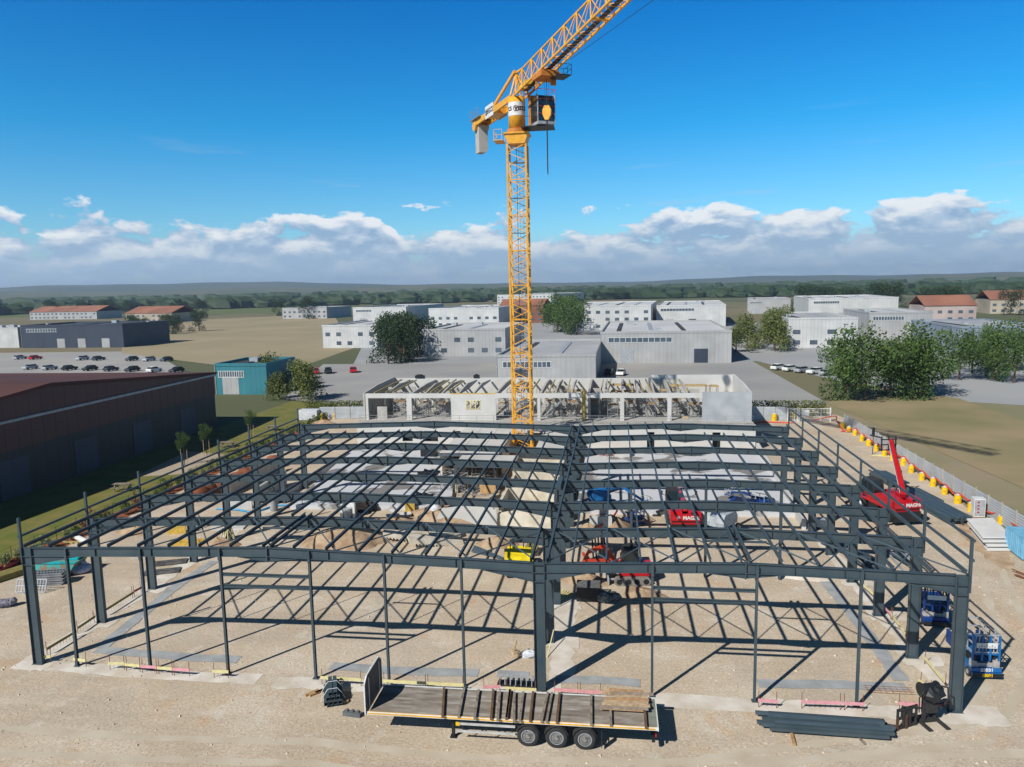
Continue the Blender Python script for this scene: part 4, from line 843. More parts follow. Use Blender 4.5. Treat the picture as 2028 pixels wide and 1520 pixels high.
# ---------------------------------------------------------------- scissor lift
def scissor_lift(name, label, loc, rz, up=1.0, nums=True):
    t = thing(name, label, 'scissor lift', loc, rz)
    m = MB(); m.bx(-.72, .72, -1.1, 1.2, .25, .62); m.bx(-.74, .74, -1.28, -1.1, .18, .42); m.bx(-.74, .74, -1.2, -1.1, .46, .64); m.build('chassis', BLUL if nums else BLUE, t)
    m = MB(); m.bx(-.75, .75, -1.30, -1.285, .2, .40); m.build('bumper_plate', DARK, t)
    for sx in (-1, 1):
        for y in (-.8, .85):
            m = MB(); m.cyl((sx*.6, y, .26), (sx*.78, y, .26), .26, 16); w = m.build('wheel', BLACK, t)
            m = MB(); m.cyl((sx*.77, y, .26), (sx*.79, y, .26), .13, 12); m.build('hub', GREY, w)
    m = MB()
    for s in (-1, 1):
        m.pz([(s*.7, .62), (s*.7, 1.0), (s*.45, .95), (s*.35, .72), (s*.35, .62)][::s], -1.05, -.75)
    m.bx(-.42, .42, -1.02, -.8, .64, .84); m.build('linkage_casting', pm('dirty_grey_paint', (.42, .39, .38), .6, 0, (.30, .27, .25), 5), t)
    m = MB()
    for k in range(3):
        z = .7+k*.2
        for s in (-.5, .5): m.bar((s, -.9, z), (s, 1.0, z+.17), .07, .1); m.bar((s*.9, 1.0, z), (s*.9, -.9, z+.17), .07, .1)
    m.build('scissor_arm', DARK, t)
    m = MB(); m.bx(-.68, .68, -1.0, 1.15, 1.30, 1.38)
    for x in (-.66, -.2, .2, .66): m.bar((x, -1.02, 1.0), (x, -1.02, 2.4), .09)
    m.build('platform_deck', BLUL if nums else BLUE, t)
    m = MB()
    for z in (1.45, 1.95, 2.42):
        for s in (-1, 1): m.bar((s*.68, -1.0, z), (s*.68, 1.15, z), .06)
        for y in (-1.0, 1.15): m.bar((-.68, y, z), (.68, y, z), .06)
    for s in (-1, 1):
        for y in (-1.0, -.45, .1, .65, 1.15): m.bar((s*.68, y, 1.3), (s*.68, y, 2.42), .045)
    for k in range(7):
        x = -.55+.183*k; m.bar((x, -1.0, 1.45), (x+.03, -1.0, 1.9), .035); m.bar((x, -1.0, 1.98), (x+.03, -1.0, 2.4), .035)
    m.build('guard_rail', GREY if nums else DARK, t)
    m = MB(); m.bx(-.52, .52, -1.10, -1.07, 1.72, 2.0); sp_ = m.build('sign_plate', WHITE, t)
    if nums:
        text_part('55031', .26, WHITE, t, (0, -1.215, .55), (pi/2, 0, 0), bold=.008); text_part('55031', .22, YEL, t, (0, -1.31, .3), (pi/2, 0, 0), bold=.008)
        for k in range(7): 
            m2 = MB(); m2.bx(-.44+.13*k, -.36+.13*k, -1.106, -1.10, 1.77, 1.77+.08*(1+k % 2)); m2.build('print_mark', GREY, sp_)
    return t
p = at(1955, 1350); scissor_lift('scissor_lift', 'bright blue scissor lift with white sign plate and number plates at the right edge', (p.x, p.y+1.35, 0), .02)
p = at(1860, 1246); l2 = scissor_lift('scissor_lift', 'dark blue scissor lift behind the front right column', (p.x, p.y+1.35, 0), -.1, nums=False)
p = at(1915, 1280); b = thing('blue_tool_frame', 'low blue steel frame with pale bracket between column and scissor lift', 'steel frame', (p.x, p.y, 0), 0); m = MB()
for z in (.3, .7): m.bx(-.9, .7, -.05, .05, z-.1, z+.1)
for x in (-.9, -.3, .3, .7): m.bx(x-.05, x+.05, -.4, .5, .02, .8)
m.build('rail', BLUE, b); m = MB(); m.box((.3, -.5, .25), (.9, .35, .25), -.5); m.build('bracket', pm('rusty_pale', (.40, .30, .26), .8, 0, (.25, .10, .06), 4), b)
# ================================================================ MACHINES
def wheel(par, loc, r, w, s, spoke=GREY, name='wheel'):
    ax = bpy.data.objects.new(name, None); COL.objects.link(ax); ax.parent = par; ax.location = loc
    n = 20; h = w/2; prof = [(r*.55, -h*.9), (r*.9, -h), (r, -h*.6), (r, h*.6), (r*.9, h), (r*.55, h*.9)]; m = MB()
    vs = [(y, r_*cos(2*pi*i/n), r_*sin(2*pi*i/n)) for r_, y in prof for i in range(n)]
    m.add(vs, [(j*n+i, j*n+(i+1) % n, (j+1)*n+(i+1) % n, (j+1)*n+i) for j in range(5) for i in range(n)]); m.build('tyre', BLACK, ax, True)
    m = MB(); m.cyl((-h*.6, 0, 0), (h*.6, 0, 0), r*.56, 16); m.cyl((h*.6*s, 0, 0), (h*.95*s, 0, 0), r*.2, 10); m.build('rim', spoke, ax); return ax
def telehandler(label, loc, rz, tip, ext=True):
    t = thing('rotating_telehandler', label, 'telehandler', loc, rz)
    m = MB(); m.bx(-.75, .75, -3.0, 3.0, .55, 1.15); m.bx(-1.2, 1.2, -3.35, -2.7, .35, 1.25); m.bx(-1.2, 1.2, 2.7, 3.3, .4, 1.15); m.bx(-1.15, 1.15, -.7, .7, .6, 1.2); m.build('chassis', DARK, t)
    for x in (-1.05, 1.05):
        for y in (-1.9, 1.95): wheel(t, (x, y, .62), .62, .42, 1 if x > 0 else -1, WHITE)
    for x in (-1, 1):
        for y in (-3.05, 3.0): m = MB(); m.bar((x*.9, y, .75), (x*2.0, y, .35), .2, .2); m.bx(x*1.6, x*2.3, y-.2, y+.2, .03, .10); m.build('outrigger', DARK, t)
    m = MB(); m.px([(-3.2, 1.2), (-3.2, 1.55), (-2.5, 1.6), (-2.3, 1.3), (-1.3, 1.3), (-1.1, 1.6), (1.0, 1.6), (1.2, 1.3), (2.4, 1.3), (2.6, 1.5), (3.1, 1.4), (3.1, 1.2)], -1.18, 1.18); m.build('fender', RED, t)
    m = MB(); m.px([(-3.3, 1.62), (-3.35, 2.15), (-3.1, 2.3), (-1.2, 2.45), (-.2, 2.1), (1.2, 2.0), (1.2, 1.62)], -1.25, -.28); m.px([(-3.3, 1.62), (-3.35, 2.15), (-3.1, 2.3), (-1.2, 2.45), (.4, 2.3), (.9, 1.62)], .22, 1.25); m.bx(-1.25, 1.25, -3.42, -3.05, 1.62, 2.12); m.build('turret', RED, t)
    m = MB(); m.bx(-.3, .24, -3.0, .9, 1.62, 1.95); m.bx(.4, .62, -3.36, -3.2, 2.12, 2.3); m.build('turret_core', DARK, t)
    text_part('MAGNI', .42, WHITE, t, (.42, -3.435, 1.86), (pi/2, 0, 0), bold=.012)
    m = MB(); m.cyl((-.62, -3.43, 1.88), (-.62, -3.40, 1.88), .13, 14); m.build('round_badge', WHITE, t)
    m = MB(); m.px([(-.1, 1.9), (1.7, 1.7), (1.95, 2.3), (1.5, 3.15), (.0, 3.2), (-.2, 2.4)], -1.22, -.30); c = m.build('cab_glass', GLASS, t)
    m = MB()
    for x in (-1.22, -.30):
        for a, b in zip([(-.1, 1.9), (1.7, 1.7), (1.95, 2.3), (1.5, 3.15), (0, 3.2), (-.2, 2.4)], [(1.7, 1.7), (1.95, 2.3), (1.5, 3.15), (0, 3.2), (-.2, 2.4), (-.1, 1.9)]): m.bar((x, a[0], a[1]), (x, b[0], b[1]), .09, .09)
        m.bar((x, .8, 1.8), (x, .8, 3.17), .08)
    m.bx(-1.24, -.28, .0, 1.5, 3.17, 3.25); m.build('cab_frame', BLACK, c)
    for s, x in ((-1, -1.6), (1, 1.45)): m = MB(); m.bar((x*.75, 1.6, 2.3), (x, 1.8, 2.5), .03); m.bx(x-.1, x+.1, 1.78, 1.85, 2.35, 2.75); m.build('mirror', BLACK, t)
    a = V((-.02, -2.7, 2.45)); M = Matrix.Rotation(-rz, 3, 'Z'); b = M @ (V(tip)-V(loc)); d = (b-a).normalized(); L = (b-a).length
    m = MB(); m.bar(a, a+d*L*.62, .36, .46); m.bar(a+d*L*.6, b, .29, .38); bm = m.build('boom', RED, t)
    m = MB(); sd_ = d.cross(V((0, 0, 1))).normalized(); m.bar(a+sd_*.23, b+sd_*.19, .05, .40); m.cyl(a+sd_*.30+V((0, .8, -.1)), a+d*L*.45+sd_*.30, .05, 6); m.build('boom_cover', BLACK, bm)
    m = MB(); m.bar(a-sd_*.24+d*.4, b-sd_*.20, .015, .12); m.build('white_stripe', WHITE, bm)
    for k in (.55, .85): m = MB(); m.cyl(V((.1, -1.2+k*.3, 1.9)), a+d*L*.33+V((.08 if k > .6 else -.08, 0, -.2)), .07, 8); m.build('lift_cylinder', DARK, bm)
    m = MB()
    if ext:
        for z in (0, .5, 1.0): m.bar(b+V((-.8, .3, z-.9)), b+V((.8, .3, z-.9)), .1)
        for x in (-.7, 0, .7): m.bar(b+V((x, .3, -1)), b+V((x, .3, .4)), .1)
        m.bar(b+V((-.8, .3, .3)), b+V((-1.6, .8, .5)), .12)
    else:
        m.bar(b, b+V((0, .1, -.8)), .35, .3)
    m.build('tool_carriage', BLACK, t); return t
p = at(1789, 1040); L1 = V((p.x-.6, p.y+2.9, 0)); tip = atY(1764, 874, p.y+6.6)
telehandler('red rotating telehandler beside the right fence with its boom raised', L1, R(14), tip)
p = at(1356, 1066); L2 = V((p.x, p.y+3.0, 0)); telehandler('red rotating telehandler inside the right hall with its boom lowered', L2, R(1), L2+V((.1, 4.6, 2.1)), False)
def boom_lift(label, loc, rz, base, cowl, tipv, sc=1.0):
    t = thing('boom_lift', label, 'boom lift', loc, rz)
    m = MB(); m.bx(-.55, .55, -1.1, 1.1, .3, .75); m.bx(-.9, .9, -1.0, -.75, .35, .55); m.bx(-.9, .9, .75, 1.0, .35, .55); m.build('chassis', base, t)
    for x in (-.95, .95):
        for y in (-.85, .85): wheel(t, (x, y, .42), .42, .3, 1 if x > 0 else -1, WHITE)
    m = MB(); m.cyl((0, 0, .75), (0, 0, .95), .5, 16); m.build('slew_ring', DARK, t)
    m = MB(); pl = [(-1.45, .95), (-1.55, 1.3), (-1.45, 1.8), (-1.2, 1.95), (.4, 1.9), (.7, 1.5), (.7, .95)]
    m.px(pl, -.95, -.25); m.px(pl, .25, .95); m.bx(-.25, .25, -1.5, -.6, .95, 1.7); m.build('cowling', cowl, t, False)
    a = V((0, -1.0, 1.7)); e = V((0, 2.1, 2.25)); M = Matrix.Rotation(-rz, 3, 'Z'); b = M @ (V(tipv)-V(loc))
    m = MB(); m.bar(a, e, .28, .32); m.build('lower_boom', base, t)
    m = MB(); m.bar(e, b, .2, .24); m.cyl(e+V((0, 0, .2)), (e+b)/2+V((0, 0, .15)), .05, 6); m.build('upper_boom', base, t)
    m = MB(); m.bx(b.x-.75, b.x+.75, b.y-.1, b.y+.7, b.z-.35, b.z-.27); bk = m.build('basket_floor', base, t); m = MB()
    for z in (.15, .75):
        for y in (-.1, .7): m.bar((b.x-.75, b.y+y, b.z-.3+z), (b.x+.75, b.y+y, b.z-.3+z), .05)
        for x in (-.75, .75): m.bar((b.x+x, b.y-.1, b.z-.3+z), (b.x+x, b.y+.7, b.z-.3+z), .05)
    for x in (-.75, 0, .75):
        for y in (-.1, .7): m.bar((b.x+x, b.y+y, b.z-.3), (b.x+x, b.y+y, b.z+.45), .045)
    m.build('basket_rail', GREY, bk); return t
p = at(1193, 1008, .45); boom_lift('bright blue boom lift standing on the right hall floor near the central columns', (p.x, p.y+1.0, .45), R(-70), BLUL, BLUL, (p.x+4.6, p.y+1.2, 1.0)).scale = (.85, .85, .8)
p = at(1434, 1068); boom_lift('boom lift with large light grey cowling and blue chassis, right of red telehandler', (p.x, p.y+1.4, 0), R(-35), BLUE, pm('cowl_grey', (.42, .46, .49), .45), (p.x+3.4, p.y+6.2, 1.3)).scale = (1.1, 1.1, 1.1)
p = at(1500, 1026); boom_lift('dark blue boom lift standing behind the one with the grey cowling', (p.x+.6, p.y+1.6, 0), R(60), BLUE, BLUE, (p.x-2.5, p.y+5.5, 1.6)).scale = (.72, .72, .72)
p = at(1258, 1046); scissor_lift('scissor_lift', 'small blue and white scissor lift between the dirt mound and red telehandler', (p.x, p.y+1.2, 0), .4, nums=False).scale = (.8, .8, .62)
# mini excavator
p = at(1250, 1160); ex = thing('mini_excavator', 'red mini excavator with black cab and pale tracks under the right hall', 'excavator', (p.x, p.y+.9, 0), R(6))
for y in (-.85, .85):
    m = MB(); n = 8; pl = [(-1.0+.3*cos(R(90+180*i/n)), .32+.30*sin(R(90+180*i/n))) for i in range(n+1)] + [(1.0+.3*cos(R(-90+180*i/n)), .32+.30*sin(R(-90+180*i/n))) for i in range(n+1)]
    m.pz(pl[::-1], y-.2, y+.2); tk = m.build('track', pm('dusty_rubber', (.24, .22, .19), .9, 0, (.14, .13, .11), 8), ex); m = MB()
    for x in (-.95, -.3, .3, .95): m.cyl((x, y-.22, .32), (x, y+.22, .32), .2, 10)
    m.build('roller', DARK, tk)
m = MB(); m.bx(-1.75, -1.65, -.95, .95, .05, .55); m.bar((-1.65, -.5, .3), (-.6, -.5, .4), .1); m.bar((-1.65, .5, .3), (-.6, .5, .4), .1); m.build('dozer_blade', GREY, ex)
m = MB(); m.bx(-.9, 1.3, -.8, .8, .65, 1.15); m.bx(.3, 1.4, -.75, .75, 1.15, 1.5); m.build('body', RED, ex)
m = MB(); m.pz([(-.7, 1.15), (.35, 1.15), (.35, 2.45), (-.45, 2.5), (-.75, 1.9)], -.7, .35); m.build('cab', GLASS, ex)
m = MB(); m.bx(-.55, .42, -.74, .4, 2.5, 2.58)
for x, y in ((-.72, -.7), (-.72, .35), (.35, -.7), (.35, .35)): m.bar((x, y, 1.15), (x*.8, y, 2.5), .07)
m.build('cab_frame', BLACK, ex)
m = MB(); m.bar((-.8, .55, 1.0), (-1.9, .55, 2.4), .22, .28); m.bar((-1.9, .55, 2.4), (-3.0, .55, 2.0), .2, .26); m.build('boom', REDO, ex)
m = MB(); m.bar((-2.95, .55, 2.1), (-3.5, .55, 1.0), .16, .2); m.build('dipper', REDO, ex)
m = MB(); m.pz([(-3.6, 1.05), (-3.2, .95), (-3.0, .45), (-3.4, .3), (-3.75, .6)][::-1], .25, .85); m.build('bucket', DARK, ex)
p = at(1188, 1128); t = thing('steel_frame_stack', 'upright stack of dark steel frames on orange red skid left of the excavator', 'steel stack', (p.x, p.y+2, 0), .1)
for k in range(6): m = MB(); m.bar((-.6+.24*k, -.9, .35+.03*k), (-.5+.24*k, 1.9, 1.1), .12, .16); m.build('frame_bar', DARK, t)
m = MB(); m.bar((-1, -1, .3), (1.2, -1, .3), .2, .25); m.bar((-1, -1, .3), (-1.3, .6, .3), .18, .2); m.bar((1.2, -1, .3), (1.6, -1.6, .25), .18, .2); m.build('skid', REDO, t)
p = at(1165, 1192); t = thing('dark_crate', 'black crate with dusty grey lid lying behind the central columns', 'crate', (p.x+.1, p.y+.5, 0), .02)
m = MB(); m.bx(-.9, .75, -.6, .7, .02, 1.0); m.build('box', DARK, t); m = MB(); m.bx(-.88, .70, -.55, .7, 1.0, 1.04); m.build('lid', pm('dusty_lid', (.16, .155, .15), .8, 0, (.08, .08, .08), 5), t)
p = at(1205, 1195); m = MB(); rn = random.Random(3)
for k in range(9): m.blob((rn.uniform(-.8, .7), rn.uniform(-.3, .3), .25+rn.random()*.2), (rn.uniform(.2, .4),)*3, 7, 5, .3, rn)
tag(m.build('scrap_heap', pm('scrap_dark', (.05, .05, .05), .8, 0, (.22, .24, .22), 7), None, loc=(p.x, p.y+.3, 0)), 'heap of dark scrap and rags right of the black crate', 'scrap heap')
p = at(1118, 1182); t = thing('board_fan', 'fan of pale yellow boards on the ground beside the second central column', 'boards', (p.x, p.y, 0), .9)
for k in range(6): m = MB(); m.box((0, -.3+.13*k, .03+.02*k), (1.5, .11, .03), .09*k); m.build('board', CREAM, t)
# yellow dumper
p = at(1020, 1150); t = thing('site_dumper', 'bright yellow site dumper parked behind the valley haunch of the left hall', 'dumper', (p.x, p.y+1.6, 0), R(12))
m = MB(); m.bx(-.5, .5, -1.3, 1.4, .4, .8); m.build('chassis', DARK, t)
for x in (-.75, .75):
    for y in (-.9, 1.0): wheel(t, (x, y, .45), .45, .34, 1 if x > 0 else -1, YEL)
YB = pm('machine_yellow', (.86, .66, .01), .4)
m = MB(); m.px([(-1.5, .8), (-1.7, 1.3), (-1.5, 1.75), (-.2, 1.95), (.0, .85)], -1.0, 1.0); m.build('skip_body', YB, t)
m = MB(); m.px([(.25, .8), (.25, 1.5), (.9, 1.7), (1.6, 1.5), (1.7, .8)], -.65, .65); m.build('engine_hood', YB, t)
m = MB(); m.bar((-.5, .4, 1.2), (-.5, .4, 2.4), .07); m.bar((.5, .4, 1.2), (.5, .4, 2.4), .07); m.bar((-.5, .4, 2.4), (.5, .4, 2.4), .07); m.bx(-.3, .3, .2, .5, 1.4, 1.6); m.build('roll_bar', BLACK, t)
p = at(1048, 1098); t = thing('plank_heap', 'leaning heap of olive planks behind the yellow dumper', 'plank heap', (p.x, p.y, 0))
for k in range(7): m = MB(); m.bar((-.6+.18*k, -.8, .1+.06*k), (-.2+.15*k, 1.1, .5+.05*(k % 3)), .14, .05); m.build('plank', OLIVE, t)
# precast stair flights lying on the ground
def stair_flight(label, px, py, rz, n, tilt=0.0):
    p = at(px, py); o = MB(); pts = [(0, .95), (n*.28, .95-.05*n), (n*.28+.9, .95-.05*n-.1)]
    low = [(n*.28+.9, .95-.05*n-.35)]
    for i in range(n, 0, -1): low += [(i*.28, .60-.05*i), (i*.28-.02, .40-.05*i+.02)]
    pts += low+[(0, .62)]
    o.pz([(a-n*.14, max(b, .02)) for a, b in pts], -.75, .75)
    b = o.build('precast_stair', CONCB, None, loc=(p.x, p.y+.6, 0), rz=rz); b.rotation_euler[1] = tilt; tag(b, label, 'stair flight'); return b
stair_flight('large precast stair flight lying on its side in the left hall, teeth to the front', 848, 1084, R(22), 13)
stair_flight('precast stair flight lying further back left, teeth towards the big flight', 783, 1074, R(12), 8)
p = at(876, 1072); m = MB(); m.px([(-.6, .2), (.7, .5), (.7, .75), (-.6, .6)], -1.3, 1.3); b = tag(m.build('precast_landing', CONCB, None, loc=(p.x, p.y+.8, 0), rz=R(25)), 'curved precast landing slab right of the large stair flight', 'landing slab')
p = at(790, 1027); m = MB(); m.box((0, 0, .35), (2.3, .5, .12), .5, .3); m.box((-.6, .4, .5), (1.6, .3, .1), -.9, .2); tag(m.build('white_plank_cross', CONCW, None, loc=(p.x, p.y, 0)), 'white panels crossed on the ground near a yellow block', 'panels')
p = at(812, 1012); m = MB(); m.px([(-.5, 0), (.5, 0), (.2, 1.3), (-.3, 1.3)], -.45, .45); tag(m.build('yellow_block', YELF, None, loc=(p.x, p.y, .02), rz=.3), 'yellow ochre block standing on the dirt by the blue hose', 'block')
p = at(862, 1022); m = MB(); m.blob((0, 0, .55), (.65, .6, .6), 12, 8, .10, None or random, 0); m.bx(-.3, -.2, -.1, .1, 1.0, 1.25); m.bx(.2, .3, -.1, .1, 1.0, 1.25); tag(m.build('bulk_bag', BAG, None, True, loc=(p.x, p.y, .02)), 'bulging white bulk bag on the dirt mound in front of the precast wall', 'bulk bag')
p = at(962, 1098); t = thing('purlin_bundle', 'fanned bundle of grey steel sections on the ground left of yellow dumper', 'steel bundle', (p.x, p.y, .05), R(-38))
for k in range(9): m = MB(); m.bar((-1.9+.1*k, .5-.13*k, .05+.02*(k % 3)), (2.0-.05*k, .1-.02*k, .08), .11, .09); m.build('section', STEEL2, t)
p = at(690, 1025); t = thing('white_block_form', 'white perforated form and bucket standing on the dirt in the left hall', 'formwork', (p.x, p.y, 0), .1)
m = MB(); m.bx(-.7, -.45, -.3, .3, 0, 1.3); m.bx(.5, .7, -.3, .3, 0, 1.5); m.bx(-.45, .5, .2, .3, .9, 1.5); m.build('panel', WHITE, t); m = MB(); m.cyl((0, -.1, .0), (0, -.1, .95), .38, 14, .5); m.build('bucket', GREY, t)
p = at(715, 1012); m = MB(); m.blob((0, 0, .4), (1.5, .9, .9), 11, 7, .2, None or random, 0); tag(m.build('tarpaulin_heap', pm('brown_black_tarp', (.03, .022, .02), .7), None, loc=(p.x, p.y, 0)), 'dark brown tarpaulin heap behind the white perforated form', 'tarpaulin')
for i, (x, y, w, d, h, rz, lab) in enumerate([(832, 985, 1.9, 2.4, .25, -.3, 'nearer black plastic sheet draped over an opening in left slab'), (852, 937, 2.2, 2.2, .25, -.2, 'middle black plastic sheet in the left slab'), (850, 903, 1.9, 1.2, .9, 0, 'farthest black crate on the left slab')]):
    p = at(x, y, .45); m = MB(); n = 8; vs = []
    for j in range(n+1):
        for k in range(n+1): vs.append(((k/n-.5)*w*(1+.1*sin(j)), (j/n-.5)*d, h*(.5+.5*sin(k*1.7+j))*.6+.02+(h if i == 2 else 0)))
    m.add(vs, [(j*(n+1)+k, j*(n+1)+k+1, (j+1)*(n+1)+k+1, (j+1)*(n+1)+k) for j in range(n) for k in range(n)])
    if i == 2: m.bx(-w/2, w/2, -d/2, d/2, 0, h)
    else: m.bx(-w/2, w/2, -d/2, d/2, 0, .04)
    tag(m.build('black_sheet', DARK, None, loc=(p.x, p.y, .46), rz=rz), lab, 'black sheet')
for i, (x, y, lab) in enumerate([(543, 1012, 'grey concrete pipe standing upright by the blue hose in the left hall')]):
    p = at(x, y); m = MB(); m.cyl((0, 0, 0), (0, 0, 1.1), .38, 18); tag(m.build('concrete_pipe', pm('pipe_grey', (.30, .31, .32), .7), None, loc=(p.x, p.y, 0)), lab, 'pipe')
def tube_thing(name, pts, r, mat, lab, cat):
    m = MB(); P = [V(p) for p in pts]; Q = []
    for i in range(len(P)-1):
        p0, p1, p2, p3 = P[max(i-1, 0)], P[i], P[i+1], P[min(i+2, len(P)-1)]
        for k in range(5):
            t = k/5; Q.append(.5*((2*p1)+(p2-p0)*t+(2*p0-5*p1+4*p2-p3)*t*t+(-p0+3*p1-3*p2+p3)*t**3))
    Q.append(P[-1]); m.tube(Q, r, 6); return tag(m.build(name, mat), lab, cat)
def gp(l, z=.08): return [at(x, y, z) for x, y in l]
tube_thing('blue_hose', gp([(428, 1008), (470, 1010), (495, 1014), (520, 1010), (545, 1002), (590, 1001), (650, 1003), (720, 1000), (770, 1000), (830, 999), (880, 1000), (915, 1006), (935, 1003), (945, 1000)], .12), .09, BHOSE, 'light blue hose winding along the front of the left slab', 'hose')
for i, (x, y, w, lab) in enumerate([(617, 1005, 1.6, 'left galvanised trestle beside the blue hose'), (643, 1004, 1.2, 'right galvanised trestle beside the blue hose')]):
    p = at(x, y); m = MB()
    for s in (-w/2, w/2):
        for yy in (-.3, .3): m.bar((s, yy, 0), (s, yy, .8), .05)
        m.bar((s, -.3, .8), (s, .3, .8), .05)
    for yy in (-.3, .3): m.bar((-w/2, yy, .8), (w/2, yy, .8), .05); m.bar((-w/2, yy, .3), (w/2, yy, .3), .05)
    tag(m.build('steel_trestle', GALV, None, loc=(p.x, p.y, 0)), lab, 'trestle', 'trestles by the hose')
for i, (x, y, c, d, lab) in enumerate([(350, 1058, YELF, (1.7, .12, 1.2), 'orange formwork panel standing left under the second frame'), (372, 1078, YELF, (2.6, .9, .25), 'yellow timber girders piled on the ground at the left hall'), (455, 1045, CONCW, (3.0, 1.6, .15), 'white flat slab on the ground left under the second frame')]):
    p = at(x, y); m = MB(); m.box((0, 0, d[2]/2), d, .15)
    if i == 1: m.box((.2, .1, .32), (2.9, .12, .1), .3); m.box((-.2, -.1, .33), (2.7, .12, .1), -.05)
    tag(m.build(('orange_board', 'girder_pile', 'white_slab')[i], c, None, loc=(p.x, p.y, .01)), lab, ('panel', 'girder pile', 'slab')[i])
for i, (x, y) in enumerate([(449, 1072), (455, 1068), (392, 1046)]):
    p = at(x, y); m = MB()
    for s in (-.4, .4): m.bar((s, -.5, 0), (s*.3, 0, 1.3), .07); m.bar((s, .5, 0), (s*.3, 0, 1.3), .07)
    tag(m.build('timber_trestle', (CREAM, CREAM, GALV)[i], None, loc=(p.x, p.y, 0), rz=.5*i), ('yellow timber trestle right of the orange formwork panel', 'second yellow timber trestle touching the first', 'grey trestle beside the yellow girder pile')[i], 'trestle')
for i, (x, y) in enumerate([(336, 1116), (321, 1134)]):
    p = at(x, y); m = MB(); m.box((0, 0, .05), (2.6, 1.1, .08), R(22)); tag(m.build('rubber_mat', pm('black_mat', (.045, .045, .045), .8, 0, (.13, .12, .11), 2), None, loc=(p.x, p.y, .02)), ('farther dark mat on the ground near third left column', 'nearer dark dusty mat beside third left column')[i], 'mat')
p = at(420, 986); m = MB(); [m.box((random.uniform(-1.2, 1.2), random.uniform(-.5, .5), .3), (.5, .08, .5), random.uniform(0, 3)) for _ in range(7)]; tag(m.build('rusty_scrap', RUST, None, loc=(p.x-.5, p.y-1.2, 0)), 'rusty scrap pieces at the foot of the red clay bank', 'scrap')
p = at(534, 973, .5); m = MB(); m.bar((0, 0, 0), (0, 0, 1.2), .08); m.bar((.5, 0, 0), (.5, 0, 1.2), .08); m.bar((0, 0, 1.1), (.5, 0, .2), .06); tag(m.build('green_prop', pm('green_paint', (.02, .20, .12), .5), None, loc=p), 'small green prop frame before the grey retaining wall', 'prop frame')
p = at(1046, 1306); t = thing('rubble_sacks', 'white sack and rubble beside a stake left of the central column', 'sacks', (p.x-.3, p.y+.3, 0)); m = MB(); m.blob((.3, 0, .15), (.5, .3, .25), 9, 6, .2, random, 0); m.build('sack', BAG, t); m = MB(); m.blob((-.5, .1, .1), (.35, .3, .2), 7, 5, .3, random, 0); m.build('rubble', DIRT, t); m = MB(); m.bar((-.6, 0, 0), (-.4, .1, .9), .06); m.build('stake', WOOD, t)
p = at(1086, 1290); m = MB(); m.bar((0, -.8, .03), (.25, .9, .9), .05, .04); tag(m.build('leaning_lath', CREAM, None, loc=(p.x, p.y, 0)), 'thin pale lath leaning near the second central column', 'lath')
# ================================================================ LEFT EDGE ITEMS
p = at(108, 1143); t = thing('waste_skip', 'rusty teal waste skip standing behind the front left column', 'skip', (p.x, p.y+.7, 0), R(6))
m = MB(); m.pz([(-1.1, .08), (1.0, .08), (1.75, 1.15), (-1.65, 1.15)], -.85, .85); m.build('tub', TEAL, t)
m = MB(); m.bx(-1.7, 1.8, -.92, -.84, 1.12, 1.24); m.bx(-1.7, 1.8, .84, .92, 1.12, 1.24); m.bx(.6, 1.6, -.3, .8, 1.2, 1.32); m.build('rim', TEALC, t)
p = at(153, 1138); m = MB(); m.blob((0, 0, .32), (.85, .7, .4), 12, 7, .1, random, 0); m.blob((.1, .2, .6), (.35, .3, .35), 8, 5, .2, random); tag(m.build('bulk_bag', pm('blue_white_bag', (.50, .54, .64), .8, 0, (.30, .33, .48), 4), None, True, loc=(p.x, p.y+.4, .01)), 'slumped bluish white bulk bag right of the teal skip', 'bulk bag')
p = at(64, 1172); t = thing('barrier_stack', 'stack of galvanised crowd barriers behind the front left corner column', 'barrier stack', (p.x+.3, p.y+1.2, 0), R(12))
def barrier(par, loc, rot):
    m = MB()
    for z in (.1, .55, 1.0): m.bar((-1.1, 0, z), (1.1, 0, z), .06)
    for k in range(11): x = -1.1+.22*k; m.bar((x, 0, .1), (x, 0, 1.0), .045 if 0 < k < 10 else .06)
    o = m.build('barrier', GALV, par); o.location = loc; o.rotation_euler = rot; return o
for k in range(11): barrier(t, (.07*(k % 3)-.05, -.3+.05*(k % 2), .08+.085*k), (-pi/2, 0, .02*(k % 4)))
p = at(60, 1176); t = thing('crowd_barrier', 'single galvanised crowd barrier leaning in front of the barrier stack', 'barrier', (p.x, p.y, 0), R(4)); b = barrier(t, (0, 0, 0), (-.35, 0, 0)); b.name = 'panel'
p = at(14, 1203); m = MB(); rn = random.Random(8)
for k in range(8): m.blob((rn.uniform(-.6, .6), rn.uniform(-.3, .3), .2+rn.random()*.15), (.3, .3, .25), 7, 5, .35, rn)
tag(m.build('rag_heap', pm('grey_rags', (.26, .25, .30), .8, 0, (.12, .11, .14), 6), None, loc=(p.x, p.y, 0)), 'heap of grey plastic rags at the far left edge of the yard', 'rag heap')
p = at(5, 1150); t = thing('timber_pile', 'pile of olive brown timbers at the left edge beside red pipes', 'timber pile', (p.x, p.y+.8, 0), R(68))
for k in range(8): m = MB(); m.box((0, (k % 4)*.3-.5, .12+.24*(k//4)), (4.5, .26, .22)); m.build('timber', OLIVE, t)
p0, p1 = at(-10, 1140), at(44, 1108)
t = thing('red_pipe_pair', 'two long red pipes along the foot of the planting bed', 'pipes', (p0.x, p0.y, 0))
for k in range(2): m = MB(); m.cyl((k*.4, 0, .3), (p1.x-p0.x+k*.4, p1.y-p0.y, .3), .14, 10); m.build('pipe', pm('dark_red_pipe', (.24, .02, .02), .5), t)
